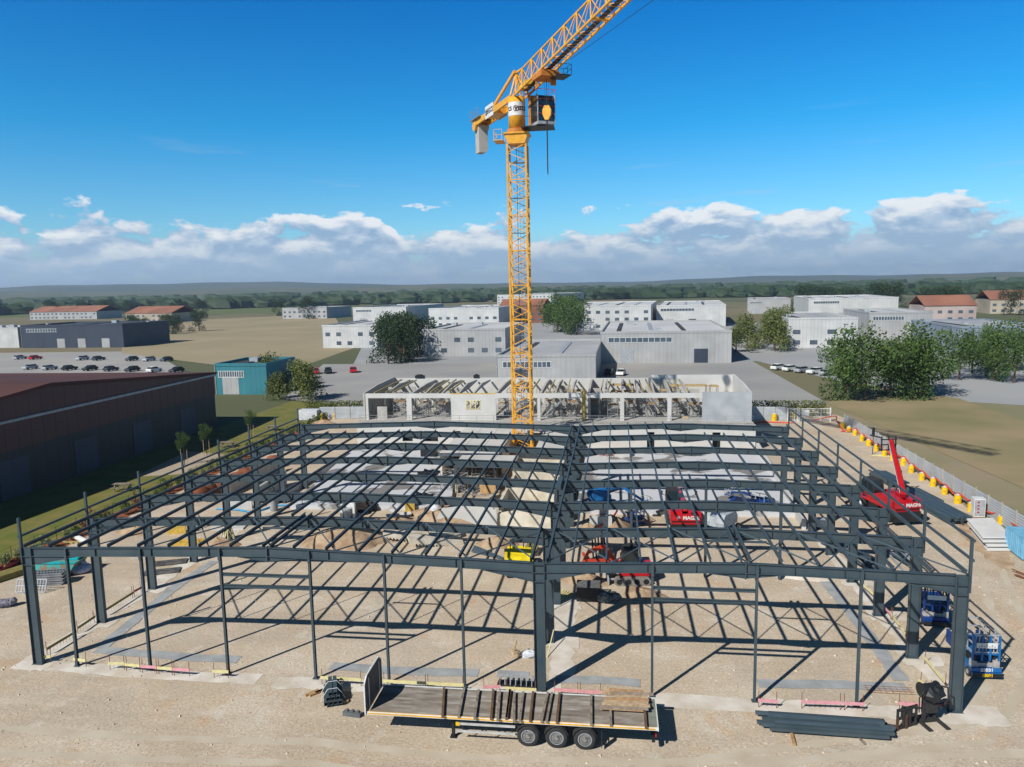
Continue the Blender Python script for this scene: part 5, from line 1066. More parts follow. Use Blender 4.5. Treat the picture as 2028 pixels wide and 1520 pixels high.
p = at(158, 1074); t = thing('white_tube_heap', 'white tube and yellow timbers on the ground by the second left column', 'tube', (p.x, p.y, 0), R(-35)); m = MB(); m.cyl((-1.4, 0, .25), (1.4, .2, .25), .22, 12); m.build('tube', WHITE, t)
for k in range(3): m = MB(); m.box((-1.2+.3*k, -.9+.15*k, .08), (2.0, .14, .1), .2*k); m.build('timber', TB, t)
# picnic tables
def picnic(label, loc, rz):
    t = thing('picnic_table', label, 'picnic table', loc, rz, 'picnic tables on the lawn')
    m = MB(); [m.box((0, -.3+.15*k, .75), (1.9, .135, .04)) for k in range(5)]; m.build('table_top', WOODG, t)
    for s in (-1, 1): m = MB(); m.box((0, s*.75, .45), (1.9, .26, .04)); m.build('bench', WOODG, t)
    for s in (-.7, .7): m = MB(); m.bar((s, -.55, 0), (s, -.2, .73), .08); m.bar((s, .55, 0), (s, .2, .73), .08); m.bar((s, -.8, .41), (s, .8, .41), .08); m.build('leg', WOODG, t)
for (x, y), w in (((243, 970), 'nearest'), ((450, 885), 'middle'), ((540, 852), 'farthest')):
    p = at(x, y, .1); picnic(w+' weathered wooden picnic table on the lawn strip', (p.x, p.y, .02), R(8))
# plants
def leaf_mesh(name, n, r, seed, mat, sz=.1, shape=1.0, hollow=.35):
    rn = random.Random(seed); m = MB(); cl = [V((rn.gauss(0, .42), rn.gauss(0, .42), rn.gauss(0, .42)*shape)) for _ in range(11)]
    for i in range(n):
        c = rn.choice(cl); p = c+V((rn.gauss(0, 1), rn.gauss(0, 1), rn.gauss(0, 1)*shape)).normalized()*rn.uniform(.18, .48); p *= r
        a = V((rn.gauss(0, 1), rn.gauss(0, 1), rn.gauss(0, 1))).normalized(); b = a.orthogonal().normalized(); c2 = a.cross(b); s = sz*rn.uniform(.6, 1.3)
        m.add([p+b*s, p+c2*s*.6, p-b*s, p-c2*s*.6], [(0, 1, 2, 3)])
    me = bpy.data.meshes.new(name); me.from_pydata([tuple(v) for v in m.v], [], m.f); me.update(); me.materials.append(mat); return me
SHM = [leaf_mesh('shrub_leaves', 420, .55, 20+k, pm('shrub_leaf%d' % k, c, .8, 0, c2, 1.5), .075, .9) for k, (c, c2) in enumerate((((.10, .14, .035), (.05, .08, .02)), ((.24, .26, .14), (.12, .15, .05)), ((.16, .06, .03), (.10, .05, .02))))]
rn = random.Random(21); nsh = 0
for k in range(44):
    y = 12+k*1.62; v = 1 if y < 21 or 40 < y < 46 else (2 if 22 < y < 31 and k % 2 else 0)
    t = thing('garden_shrub', 'x', 'shrub', (-43.7+rn.uniform(-.35, .35), y+rn.uniform(-.4, .4), .03), rn.uniform(0, 6), 'young shrubs in the planting bed')
    t['label'] = ('small green shrub in the planting bed along the lawn', 'pale grey green shrub in the planting bed along the lawn', 'reddish brown bushy shrub in the planting bed along the lawn')[v]+', '+ORD[k]+' from the front'
    o = bpy.data.objects.new('foliage', SHM[v]); COL.objects.link(o); o.parent = t; s = rn.uniform(.75, 1.25); o.scale = (s, s, s*1.1); o.location = (0, 0, .55*s)
    m = MB(); m.cyl((0, 0, 0), (0, 0, .7), .025, 5); m.build('stem', BARK, t)
CRM = [leaf_mesh('crown_leaves', 2600, 1.0, 50+k, mt, .050, .95) for k, mt in enumerate((LEAF, LEAFD, LEAFB, LEAFD, LEAF))]
for i, (x, y) in enumerate([(366, 922), (410, 902), (498, 868)]):
    p = at(x, y); t = thing('staked_tree', ('nearest', 'middle', 'farthest')[i]+' young tree tied between three pale stakes on the lawn', 'tree', (p.x, p.y, .02), 0, 'young staked trees on the lawn')
    m = MB(); m.cyl((0, 0, 0), (0, 0, 2.6), .05, 6, .03); m.build('trunk', BARK, t)
    for k in range(3): m = MB(); a = 2*pi*k/3; m.cyl((.4*cos(a), .4*sin(a), 0), (.4*cos(a), .4*sin(a), 2.1), .04, 6); m.build('stake', WOODP, t)
    o = bpy.data.objects.new('crown', CRM[0]); COL.objects.link(o); o.parent = t; o.scale = (.8, .8, 1.0); o.location = (0, 0, 3.0)
m = MB(); y = 8.0
while y < 88: m.cyl((-44.75, y, 0), (-44.75, y, 1.2), .025, 4); y += 2.5
wf = thing('wire_fence', 'low wire fence on thin posts between lawn and planting bed', 'fence', (0, 0, 0)); m.build('post', DARK, wf)
m = MB()
for z in (.4, .8, 1.15): m.bar((-44.75, 8, z), (-44.75, 88, z), .012)
m.build('wire', DARK, wf)
# ================================================================ RIGHT EDGE AND REAR FENCE
def hoarding(name, label, a, b, h, n):
    a, b = V((a[0], a[1], 0)), V((b[0], b[1], 0)); d = (b-a); L = d.length; an = math.atan2(d.y, d.x); t = thing(name, label, 'fence', (a.x, a.y, 0), an)
    st = L/n; pm('hoarding_sheet', (.50, .53, .55), .45, .2, (.40, .43, .46), .6)
    for k in range(n):
        m = MB(); z = .06; x0, x1 = k*st+.06, (k+1)*st-.04
        while z < h-.12: m.px([(-.03, z), (-.03, z+.13), (.0, z+.15), (.0, z+.22), (-.012, z+.225), (-.012, z+.15), (-.042, z+.13), (-.042, z)], x0, x1); z += .225
        m.build('corrugated_panel', _M['hoarding_sheet'], t)
    for k in range(n+1):
        m = MB(); m.bx(k*st-.05, k*st+.05, -.09, .03, 0, h+.06); m.bar((k*st, .05, h*.8), (k*st, 1.2, .05), .05); m.build('post', pm('fence_post', (.44, .38, .29), .8), t)
    return t
hA, hB = at(1672, 846), at(1990, 1044); dd = (hB-hA); hC = hA+dd*1.35
hoarding('site_hoarding', 'long corrugated grey site hoarding running down the right side of the yard', hA, hC, 1.95, 26)
hoarding('site_hoarding', 'corrugated grey hoarding at the rear right, ending at the white gate', at(1488, 832), at(1558, 833), 2.0, 3)
hoarding('site_hoarding', 'corrugated grey hoarding at the rear left behind three drums', at(634, 831), at(724, 830), 2.0, 3)
p = at(614, 832); t = thing('white_wrapped_pallet', 'white wrapped load standing left of the rear left hoarding', 'wrapped load', (p.x, p.y, 0)); m = MB(); m.bx(-1.6, 1.6, -.9, .9, .15, 1.75); m.build('wrap', BAG, t); m = MB(); m.bx(-1.6, 1.6, -.9, .9, .02, .12); m.build('pallet', WOODG, t)
def gate(label, a, b, h):
    a, b = at(*a), at(*b); d = b-a; L = d.length; t = thing('mesh_gate', label, 'gate', (a.x, a.y, 0), math.atan2(d.y, d.x)); m = MB()
    for x in (0, L): m.bx(x-.08, x+.08, -.08, .08, 0, h+.15)
    for z in (.2, h): m.bar((0, 0, z), (L, 0, z), .08)
    m.bar((L*.7, 0, .2), (L*.7, 0, h), .06); m.build('gate_frame', WHITE, t)
    m = MB(); k = .2
    while k < L-.1: m.bar((k, 0, .2), (k, 0, h), .022); k += .22
    m.bar((0, 0, h*.4), (L, 0, h*.4), .03); m.bar((0, 0, h*.7), (L, 0, h*.7), .03); m.build('mesh_infill', WHITE, t)
    if L > 4: m = MB(); m.bx(L*.08, L*.33, -.06, -.04, h*.45, h*.9); m.build('blank_sign', WHITE, t)
gate('wide white mesh gate with a blank board at the rear right corner', (1582, 835), (1644, 835), 1.95)
gate('narrow white mesh gate leaf between hoarding and wide gate', (1560, 835), (1579, 835), 1.95)
dr = [(647, 455), (695, 485), (742, 510), (793, 552), (846, 588), (905, 628), (965, 670), (1028, 700), (1110, 735), (1170, 792), (1250, 850), (1335, 897), (1422, 957), (1522, 1025), (1622, 1087), (1850, 1185), (1980, 1300)]
dpos = []
for i, (x, y) in enumerate(dr):
    p = at(1500+x/3.839, 730+y/3.839); dpos.append(p)
    if i == 0:
        D0 = thing('yellow_drum', 'x', 'drum', (p.x, p.y, 0), 0, 'yellow drums along the right hoarding')
        m = MB(); m.cyl((0, 0, 0), (0, 0, .86), .31, 18)
        for z in (.28, .57): m.cyl((0, 0, z-.015), (0, 0, z+.015), .325, 18)
        m.build('barrel', YEL, D0); m = MB(); m.cyl((0, 0, .865), (0, 0, .875), .27, 16); m.blob((.05, .02, .9), (.22, .2, .08), 8, 4); m.build('concrete_fill', CONCW, D0); m = MB(); m.box((-.05, -.318, .42), (.22, .02, .03)); m.build('black_strap', BLACK, D0)
        D0['label'] = 'yellow drum at the right hoarding, first counted from the white gate'; DD = D0
    else: DD = copy_tree(D0, (p.x, p.y, 0), rn.uniform(-.3, .3), 'yellow drum at the right hoarding, '+ORD[i]+' counted from the white gate', None, (.92, .92, rn.uniform(.86, 1.0)))
    if i in (4, 8, 13): DD.scale = (1.03, 1.03, .94)
for (x, y), w, c in (((1500+128/3.84, 730+398/3.84), 'yellow drum in front of the rear right hoarding', 0), ((1500+278/3.84, 730+385/3.84), 'yellow drum behind the narrow gate leaf', 0), ((500+532/3.9, 730+398/3.9), 'yellow drum beside the white wrapped load, rear left', 0), ((500+632/3.9, 730+390/3.9), 'yellow drum in the middle of the rear left hoarding', 0), ((500+768/3.9, 730+388/3.9), 'red drum in front of the rear left hoarding', 1)):
    p = at(x, y); o = copy_tree(D0, (p.x, p.y, 0), 0, w, 'drums at the rear fence', 1.25)
    if c:
        for ch in bpy.data.objects:
            if ch.parent == o and ch.name.startswith('barrel'): ch.data = ch.data.copy(); ch.data.materials[0] = RED; 
pts = [V((1000, 0, 0))]; pts = []
for i, p in enumerate(dpos):
    pts.append(V((p.x+.32, p.y+.05, .92)))
    if i+1 < len(dpos): q = dpos[i+1]; pts.append(V(((p.x+q.x)/2+.45, (p.y+q.y)/2, .48+.2*(i % 2))))
tube_thing('red_hose', [V((p.x-.2, p.y, p.z)) for p in [V((pts[0].x-1.2, pts[0].y-3, .08))]+pts[3:]], .085, HOSE, 'thick orange red hose draped along the tops of the yellow drums', 'hose')
tube_thing('black_cable', [V((p.x+.15, p.y, max(.1, p.z-.35))) for p in pts[6:]], .06, BLACK, 'black cable sagging beneath the orange red hose at the drums', 'cable')
tube_thing('red_hose', gp([(1570, 838), (1540, 837), (1510, 836), (1495, 838)], .1), .11, HOSE, 'orange hose on the ground before the rear right hoarding', 'hose')
a, b = at(1670, 846), at(1652, 836)
tube_thing('red_hose', [V((a.x-1, a.y-4, .1)), V((a.x-.9, a.y, .8)), V((b.x, b.y, .9)), V((b.x-3, b.y+.4, .1))], .09, HOSE, 'orange hose running from the hoarding corner to the gate', 'hose')
# white box, slab stack, blue container, steel stacks
p = at(1936, 1024); t = thing('distribution_cabinet', 'tall white electrical cabinet standing by the hoarding and hose', 'cabinet', (p.x, p.y, 0), -.1); m = MB(); m.bx(-.45, .45, -.4, .4, .1, 1.75); m.build('body', WHITE, t); m = MB(); m.bx(-.4, .4, -.42, -.40, .2, 1.65); m.build('door', GREY, t); m = MB(); [m.bx(-.2, -.05, -.46, -.42, .5+.3*k, .6+.3*k) for k in range(4)]; m.build('socket', RED, t)
sheet('dirt_patch', rough_poly([(at(x, y).x, at(x, y).y) for x, y in ((1890, 1010), (1960, 1030), (2010, 1085), (2000, 1130), (1960, 1110), (1905, 1060))], 1, .3), .018, pm('brown_dirt', (.34, .22, .13), .95, 0, (.48, .37, .25), .9))
c4 = [at(1500+x/3.839, 730+y/3.839, 1.0) for x, y in ((1595, 1135), (1790, 1130), (1950, 1275), (1715, 1275))]
t = thing('slab_stack', 'stack of large pale wall slabs lying by the right hoarding', 'slab stack', (c4[0].x, c4[0].y, 0)); o0 = V((c4[0].x, c4[0].y))
for k in range(4): m = MB(); m.py([(q.x-o0.x+.12*math.sin(k*2), q.y-o0.y-.25*(3-k)) for q in c4[::-1]], .06+.25*k, .18+.25*k); m.build('slab', pm('white_slab', (.68, .67, .65), .8, 0, (.58, .57, .55), .8), t)
m = MB()
for k in range(3): m.bx(.6+k*1.1, .8+k*1.1, -5.5, -.3, .0, .04)
m.build('bearer', WOOD, t)
p = at(2032, 1112); t = thing('light_blue_container', 'light blue steel container cut by the right picture edge', 'container', (p.x+1.2, p.y+1.4, 0), R(-4)); LB = pm('light_blue_paint', (.20, .46, .62), .5, 0, (.14, .36, .52), 2)
m = MB(); m.bx(-1.4, 1.4, -1.5, 1.5, .12, 1.75); m.build('body', LB, t); m = MB(); [m.bx(-1.44, -1.4, -1.4+.3*k, -1.28+.3*k, .2, 1.65) for k in range(10)]; [m.bx(-1.3+.3*k, -1.18+.3*k, -1.54, -1.5, .2, 1.65) for k in range(9)]; m.build('rib', LB, t)
p = at(2022, 1142); m = MB(); rn = random.Random(4); [m.box((rn.uniform(-1, 1), rn.uniform(-.8, .8), .1+.05*k), (1.5, .07, .06), rn.uniform(-.6, .3)-.8) for k in range(7)]; tag(m.build('rusty_bar_heap', RUST, None, loc=(p.x+.6, p.y, 0)), 'heap of rusty bars in front of the light blue container', 'scrap heap')
STK = [((1868, 1020), 5.6, 1.9, 4, 'widest flat stack of dark steel sections right of the telehandler'), ((1905, 985), 6.5, 1.0, 2, 'narrow stack of dark steel sections nearest the hoarding'), ((1760, 955), 5.0, 1.5, 4, 'dark steel section stack behind the cab of the telehandler'), ((1830, 985), 4.6, 1.1, 2, 'middle dark steel stack between telehandler boom and drums'), ((1825, 1000), 5.4, 1.0, 3, 'dark steel stack touching the rear of the telehandler')]
for (u, L, w, n_, lab) in STK:
    p = at(*u); t = thing('steel_section_stack', lab, 'steel stack', (p.x, p.y, .08), R(97), 'steel stacks near the telehandler')
    for j in range(n_):
        k = 0; y = -w/2
        while y < w/2: m = MB(); o = rn.uniform(-.3, .3); m.bx(-L/2+o, L/2+o, y, y+.17, .02+.15*j, .14+.15*j); m.build('steel_section', STEEL if (k+j) % 3 else STEEL2, t); y += .21; k += 1
for (u, L, n_, rz, lab) in (((1735, 1140), 4.2, 9, 1.75, 'loose heap of grey steel sections between the second and third right columns'), ((1690, 1110), 4.0, 8, 1.9, 'loose heap of dark steel sections behind the third right column'), ((1800, 1128), 4.2, 7, 1.65, 'loose heap of pale grey steel sections at the second right column')):
    p = at(*u); t = thing('loose_steel_heap', lab, 'steel heap', (p.x, p.y+1.5, .05), rz)
    for k in range(n_): m = MB(); m.box((rn.uniform(-.3, .3), (k-n_/2)*.22, .1+.12*(k % 3)), (L, .12, .12), rn.uniform(-.12, .12)); m.build('steel_section', STEEL2 if k % 2 else GREY if 'pale' in lab else STEEL, t)
p = at(1696, 905); 
p = at(1728, 900); t = thing('slim_lamp_mast', 'slim dark mast standing in the yard before the hoarding', 'mast', (p.x, p.y, 0)); m = MB(); m.cyl((0, 0, 0), (0, 0, 2.4), .04, 6); m.build('pole', DARK, t); m = MB(); m.bx(-.15, .15, -.1, .1, 2.2, 3.3); m.build('lamp_head', DARK, t)
p = at(1626, 1048); t = thing('small_generator', 'small grey generator beside a right hall column', 'generator', (p.x, p.y, 0)); m = MB(); m.bx(-.45, .45, -.3, .3, .25, .95); m.build('box', GREY, t); m = MB(); m.bx(-.35, .35, -.25, .25, 0, .25); m.build('stand', DARK, t)
p = at(1735, 880); m = MB(); 
for k in range(4): m.bar((-1.5+.3*k, -.4+.2*k, .05+.03*k), (1.6+.1*k, .1+.2*k, .06), .1, .06)
tag(m.build('yellow_laths', CREAM, None, loc=(at(1750, 905).x, at(1750, 905).y, .02), rz=-.5), 'few yellow laths on the ground before the drums', 'laths')
for i, (u, w) in enumerate((((1200, 903), 'small pink grey rubble heap on the right hall floor'), ((1232, 904), 'pale crate on the right hall floor near the rear wall'), ((1375, 903), 'tangle of grey rebar on the right hall floor'))):
    p = at(*u, .45); m = MB()
    if i == 1: m.bx(-.9, .9, -.5, .5, 0, .9)
    else: [m.bar((rn.uniform(-1.3, 1.3), rn.uniform(-.5, .5), rn.uniform(0, .5)), (rn.uniform(-1.3, 1.3), rn.uniform(-.5, .5), rn.uniform(0, .6)), .06) for _ in range(26)]
    tag(m.build(('rubble_heap', 'pale_crate', 'rebar_tangle')[i], (pm('pink_rubble', (.5, .25, .22), .8), CONCW, pm('grey_rebar', (.14, .13, .12), .7))[i], None, loc=(p.x, p.y, .46)), w, ('rubble', 'crate', 'rebar')[i])
m = MB(); p = at(1200, 920, .5); m.box((0, 0, .05), (2.6, .3, .08), .05); tag(m.build('orange_plank', REDO, None, loc=p), 'orange red plank on the right hall floor near the valley columns', 'plank')
tube_thing('red_hose', gp([(1180, 1048), (1195, 1038), (1215, 1022), (1222, 1012)], .8), .1, HOSE, 'red hose climbing over the white wall below the blue lift', 'hose')
# ================================================================ THE TOWN AND COUNTRY BEYOND
def nmat(k, c, c2=None): return pm('wall_'+k, c, .85, 0, c2, .08)
def clad(k, c, amp=.80, sc=.9):
    m = bpy.data.materials.new('cladding_'+k); m.use_nodes = True; t = m.node_tree; b = t.nodes['Principled BSDF']; b.inputs['Roughness'].default_value = .6
    co = nd(t, 'ShaderNodeTexCoord'); sp = nd(t, 'ShaderNodeSeparateXYZ'); t.links.new(co.outputs['Object'], sp.inputs[0])
    xy = mth(t, 'ADD', sp.outputs[0], sp.outputs[1]); fr = mth(t, 'FRACT', mth(t, 'MULTIPLY', xy, sc))
    fl_ = mth(t, 'FLOOR', mth(t, 'MULTIPLY', xy, sc*.33)); cb_ = nd(t, 'ShaderNodeCombineXYZ'); t.links.new(fl_, cb_.inputs[0])
    n_ = nd(t, 'ShaderNodeTexNoise'); n_.inputs['Scale'].default_value = 1.3; n_.inputs['Detail'].default_value = 2; t.links.new(cb_.outputs[0], n_.inputs['Vector'])
    n2_ = nd(t, 'ShaderNodeTexNoise'); n2_.inputs['Scale'].default_value = .25; n2_.inputs['Detail'].default_value = 6; t.links.new(co.outputs['Object'], n2_.inputs['Vector'])
    r1 = ramp(t, fr, [(0, (amp,)*3), (.12, (1, 1, 1)), (.9, (1, 1, 1)), (1, (amp,)*3)]); r2 = ramp(t, n_.outputs[0], [(.3, (.84, .84, .85)), (.7, (1.08, 1.08, 1.07))]); r3 = ramp(t, n2_.outputs[0], [(.3, (.85, .85, .84)), (.7, (1.05, 1.05, 1.05))])
    x = mixc(t, 1.0, mixc(t, 1.0, c, r1, 'MULTIPLY'), mixc(t, 1.0, r2, r3, 'MULTIPLY'), 'MULTIPLY'); t.links.new(x, b.inputs['Base Color']); return m
ROOFG = nmat('roof_grey', (.40, .40, .41), (.33, .33, .34)); ROOFL = nmat('roof_light', (.55, .55, .55), (.45, .45, .46)); ROOFM = nmat('roof_maroon', (.10, .038, .03), (.07, .03, .026)); ROOFT = nmat('roof_tile', (.32, .14, .09)); ROOFD = nmat('roof_dark', (.05, .055, .065))
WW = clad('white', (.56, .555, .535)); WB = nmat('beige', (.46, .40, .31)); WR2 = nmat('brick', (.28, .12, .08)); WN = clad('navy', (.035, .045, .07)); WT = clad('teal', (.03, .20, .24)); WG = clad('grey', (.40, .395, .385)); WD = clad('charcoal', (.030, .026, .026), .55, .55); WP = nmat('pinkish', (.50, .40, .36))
def block(name, label, p0, p1, depth, h, wall, roof, win=True, gable=False, parapet=.6, bays=None):
    """box building: front line from p0 to p1 (ground points), extending away by depth"""
    a, b = V((p0[0], p0[1], 0)), V((p1[0], p1[1], 0)); d = b-a; L = d.length
    t = thing(name, label, 'building', (a.x, a.y, 0), math.atan2(d.y, d.x))
    m = MB(); m.bx(0, L, 0, depth, 0, h); m.build('wall', wall, t)
    m = MB()
    if gable: m.px([(-.4, h), (depth/2, h+depth*.16), (depth+.4, h), (depth+.4, h+.25), (depth/2, h+depth*.16+.3), (-.4, h+.25)], -.4, L+.4); m.build('roof', roof, t)
    else:
        m.bx(.3, L-.3, .3, depth-.3, h, h+.12); rf = m.build('roof', roof, t); m = MB()
        m.bx(-.1, L+.1, -.1, .25, h, h+parapet); m.bx(-.1, L+.1, depth-.25, depth+.1, h, h+parapet); m.bx(-.1, .25, .25, depth-.25, h, h+parapet); m.bx(L-.25, L+.1, .25, depth-.25, h, h+parapet); m.build('parapet', wall, t)
        r = random.Random(int(L*10))
        for k in range(int(L/9)): m = MB(); x = 4+k*9; m.bx(x, x+1.2, depth*.15, depth*.85, h+.12, h+.3); m.build('skylight', GREY if k % 2 else ROOFD, rf)
        for k in range(max(1, int(L/12))): m = MB(); x = r.uniform(2, max(3, L-3)); y = r.uniform(2, max(3, depth-3)); q = r.uniform(.4, 1.3); m.bx(x-q, x+q, y-1, y+1, h+.12, h+.5+q*.6); m.build('roof_vent', GREY, rf)
    if win:
        mode = int(abs(p0[0])*7) % 3 if not gable else 0; GL = pm('far_glass', (.10, .13, .16), .15, 0, (.06, .08, .10), .3, spec=.6); r = random.Random(int(L*7))
        nf = max(1, int(h//3.4)); n = bays or max(2, int(L/4.2)); wi = L/n
        if mode == 0:
            for f in range(nf):
                for k in range(min(n, 24)):
                    if r.random() < .12: continue
                    m = MB(); z = 1.1+f*3.3; m.bx(k*wi+wi*.28, (k+1)*wi-wi*.28, -.03, .03, z, z+1.4); m.build('window', GL, t)
        else:
            m = MB(); m.bx(L*.06, L*(.55 if mode == 1 else .35), -.03, .03, h-2.3, h-1.1); w_ = m.build('ribbon_window', GL, t)
            m = MB()
            for k in range(12): x = L*.06+(L*(.55 if mode == 1 else .35)-L*.06)*k/11; m.bx(x-.06, x+.06, -.07, -.03, h-2.35, h-1.05)
            m.bx(L*.05, L*(.56 if mode == 1 else .36), -.07, -.03, h-1.1, h-1.0); m.bx(L*.05, L*(.56 if mode == 1 else .36), -.07, -.03, h-2.4, h-2.3); m.build('window_frame', WHITE, w_)
            for k in range(max(1, int(L/11))):
                x = L*.1+k*10.5+r.uniform(0, 2)
                if x+4 < L: m = MB(); m.bx(x, x+3.6, -.05, .02, .05, 3.8); m.build('loading_door', r.choice((GREY, WG, WN)), t)
        m = MB(); m.bx(-.12, .0, -.12, .0, 0, h); m.build('downpipe', GREY, t)
    return t
# neighbour on the left, its shaded side turned to the site
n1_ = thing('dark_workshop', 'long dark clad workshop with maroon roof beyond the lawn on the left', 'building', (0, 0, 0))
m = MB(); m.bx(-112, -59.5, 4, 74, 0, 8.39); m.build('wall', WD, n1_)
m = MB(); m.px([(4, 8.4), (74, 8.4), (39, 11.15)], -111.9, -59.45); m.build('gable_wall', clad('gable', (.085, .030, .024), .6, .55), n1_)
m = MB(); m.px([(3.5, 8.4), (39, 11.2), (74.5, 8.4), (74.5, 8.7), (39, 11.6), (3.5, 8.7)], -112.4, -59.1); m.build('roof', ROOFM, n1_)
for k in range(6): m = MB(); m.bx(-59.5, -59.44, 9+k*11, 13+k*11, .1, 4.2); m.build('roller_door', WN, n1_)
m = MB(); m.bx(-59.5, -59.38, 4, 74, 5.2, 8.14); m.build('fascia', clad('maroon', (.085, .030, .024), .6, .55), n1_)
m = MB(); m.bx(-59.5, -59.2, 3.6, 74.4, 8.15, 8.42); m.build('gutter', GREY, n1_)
hg = MB(); rn = random.Random(2)
# sheets of land use, each a little above the one beneath
def land(name, px, z, mat): sheet(name, [(at(x, y).x, at(x, y).y) for x, y in px], z, mat)
TAN = pm('dry_field', (.34, .27, .17), .95, 0, (.27, .23, .13), .02); GRN = pm('green_field', (.13, .15, .045), .95, 0, (.09, .12, .035), .02)
land('car_park', [(-120, 790), (-60, 700), (300, 696), (420, 770), (330, 800)], .03, pm('car_park_grey', (.30, .29, .28), .9, 0, (.36, .34, .31), .04))
land('dry_field', [(240, 700), (250, 640), (660, 622), (700, 690), (560, 740)], .035, TAN)
land('green_field', [(-100, 632), (-80, 606), (700, 598), (720, 618)], .03, GRN)
land('service_road', [(560, 790), (640, 722), (1490, 716), (1640, 800), (1480, 812), (700, 806)], .04, pm('service_road_grey', (.27, .265, .26), .9, 0, (.33, .32, .30), .05))
land('industrial_yard', [(700, 722), (740, 640), (1700, 640), (2200, 700), (2300, 820), (1800, 790), (1500, 716)], .036, pm('industrial_yard_grey', (.34, .34, .34), .9, 0, (.28, .29, .30), .03))
land('green_field', [(1640, 800), (1700, 760), (1900, 790), (2200, 900), (2400, 1100), (2100, 1000)], .045, pm('scrub_grass', (.20, .18, .08), .95, 0, (.30, .23, .13), .08, bump=.5))
B = [(-90, 30, 690, 20, 8, WW, ROOFL, 0, 'white flat roofed building at the far left edge of the photo'),
     (45, 235, 690, 30, 9, WN, ROOFD, 0, 'dark navy warehouse far behind the left end of the frame'),
     (60, 170, 634, 30, 7, WG, ROOFT, 1, 'tile roofed hall behind the dark navy warehouse'),
     (250, 330, 640, 30, 7, WB, ROOFT, 1, 'beige house with tiled roof left of the dry field'),
     (560, 640, 632, 40, 8, WG, ROOFG, 0, 'grey hall at the far end of the dry field'),
     (430, 530, 782, 14, 6.0, WT, ROOFD, 0, 'teal blue shed beyond the lawn behind the left frame'),
     (640, 745, 690, 45, 8, WW, ROOFL, 0, 'white warehouse left of the dark tree cluster'),
     (700, 800, 643, 70, 10, WW, ROOFG, 0, 'white warehouse far behind the dark tree cluster'),
     (850, 985, 650, 60, 10, WW, ROOFL, 0, 'tall white warehouse left of the crane mast, far away'),
     (840, 1000, 706, 38, 8, WG, ROOFL, 0, 'light grey warehouse left of the crane mast, nearer one'),
     (985, 1092, 603, 120, 11, WW, ROOFL, 0, 'long white building seen through the crane mast'),
     (990, 1075, 640, 22, 10, WR2, ROOFT, 1, 'brick red building seen through the crane mast'),
     (985, 1180, 756, 48, 5.5, WG, ROOFG, 0, 'large flat grey roof directly behind the crane mast'),
     (1120, 1290, 655, 80, 11, WW, ROOFL, 0, 'first long white warehouse right of the crane mast'),
     (1300, 1440, 648, 90, 10, WW, ROOFL, 0, 'second long white warehouse right of the crane mast'),
     (1190, 1450, 720, 60, 8, WG, ROOFL, 0, 'wide light grey warehouse right of the crane, nearest of that side'),
     (1560, 1700, 690, 50, 9, WW, ROOFG, 0, 'white block with windows right of the olive trees'),
     (1600, 1790, 634, 80, 11, WW, ROOFL, 0, 'wide white hall on the far right behind the white block'),
     (1720, 1850, 672, 40, 9, WG, ROOFL, 0, 'light grey hall above the big green trees on the right'),
     (1830, 1940, 640, 28, 8, WP, ROOFT, 1, 'pinkish building with tiled roof at the far right'),
     (1900, 2080, 700, 40, 7, nmat('blue_grey', (.26, .31, .37)), ROOFG, 0, 'blue grey hall at the right edge of the photo'),
     (1960, 2060, 622, 30, 8, WB, ROOFT, 1, 'beige tiled building near the horizon at the right edge'),
     (1480, 1570, 622, 60, 9, WG, ROOFG, 0, 'grey hall near the horizon behind the olive trees'),
     (360, 430, 610, 26, 7, WW, ROOFT, 1, 'white farm with tiled roof near the left horizon')]
for (x0, x1, y, dpt, h, wl, rf, gb, lab) in B:
    a, b = at(x0, y), at(x1, y); b.y = a.y+(b.y-a.y)*.4
    block('industrial_building' if not gb else 'tiled_building', lab, (a.x, a.y), (b.x, b.y), dpt, h, wl, rf, True, bool(gb), bays=None if (b-a).length < 70 else 16)
# trees: one of each kind, copied
TR = []
for k, (mt, nm) in enumerate(((LEAF, 'mid green'), (LEAFD, 'dark'), (LEAFB, 'olive green'))):
    t = thing('broadleaf_tree', 'x', 'tree'); m = MB(); m.cyl((0, 0, 0), (0, 0, .55), .035, 7, .02)
    for a in range(5): m.cyl((0, 0, .4), (.22*cos(a*1.26), .22*sin(a*1.26), .75), .016, 5, .006)
    m.build('trunk', BARK, t); o = bpy.data.objects.new('crown', CRM[(0, 1, 2)[k]]); COL.objects.link(o); o.parent = t; o.location = (0, 0, .66); o.scale = (.62, .62, .66); TR.append((t, nm))
used = [0, 0, 0]
def tree(k, p, h, lab, grp):
    t, nm = TR[k]
    if not used[k]: used[k] = 1; t.location = (p.x, p.y, 0); t.scale = (h,)*3; t['label'] = lab; t['group'] = grp; return
    copy_tree(t, (p.x, p.y, 0), rn.uniform(0, 6), lab, grp, h)
def grove(k, n, xr, yr, hr, lab, grp):
    for i, x in enumerate(sorted(rn.uniform(*xr) for _ in range(n))): tree(k, at(x, rn.uniform(*yr)), rn.uniform(*hr), lab+', '+ORD[i]+' from the left', grp)
grove(0, 9, (1660, 1830), (776, 800), (6, 9), 'big leafy green tree beyond the right rear fence', 'green grove on the right')
grove(2, 9, (1435, 1560), (660, 700), (7, 11), 'olive green tree between the warehouses right of the crane', 'olive trees between warehouses')
grove(1, 9, (752, 835), (700, 722), (7, 11), 'dark tree of the cluster between the white warehouses', 'dark tree cluster')
grove(2, 7, (530, 615), (770, 798), (4.5, 7), 'olive green tree beside the teal blue shed', 'trees by the teal shed')
grove(1, 14, (-60, 640), (616, 632), (9, 14), 'dark tree of the line behind the dry field', 'tree line on the left')
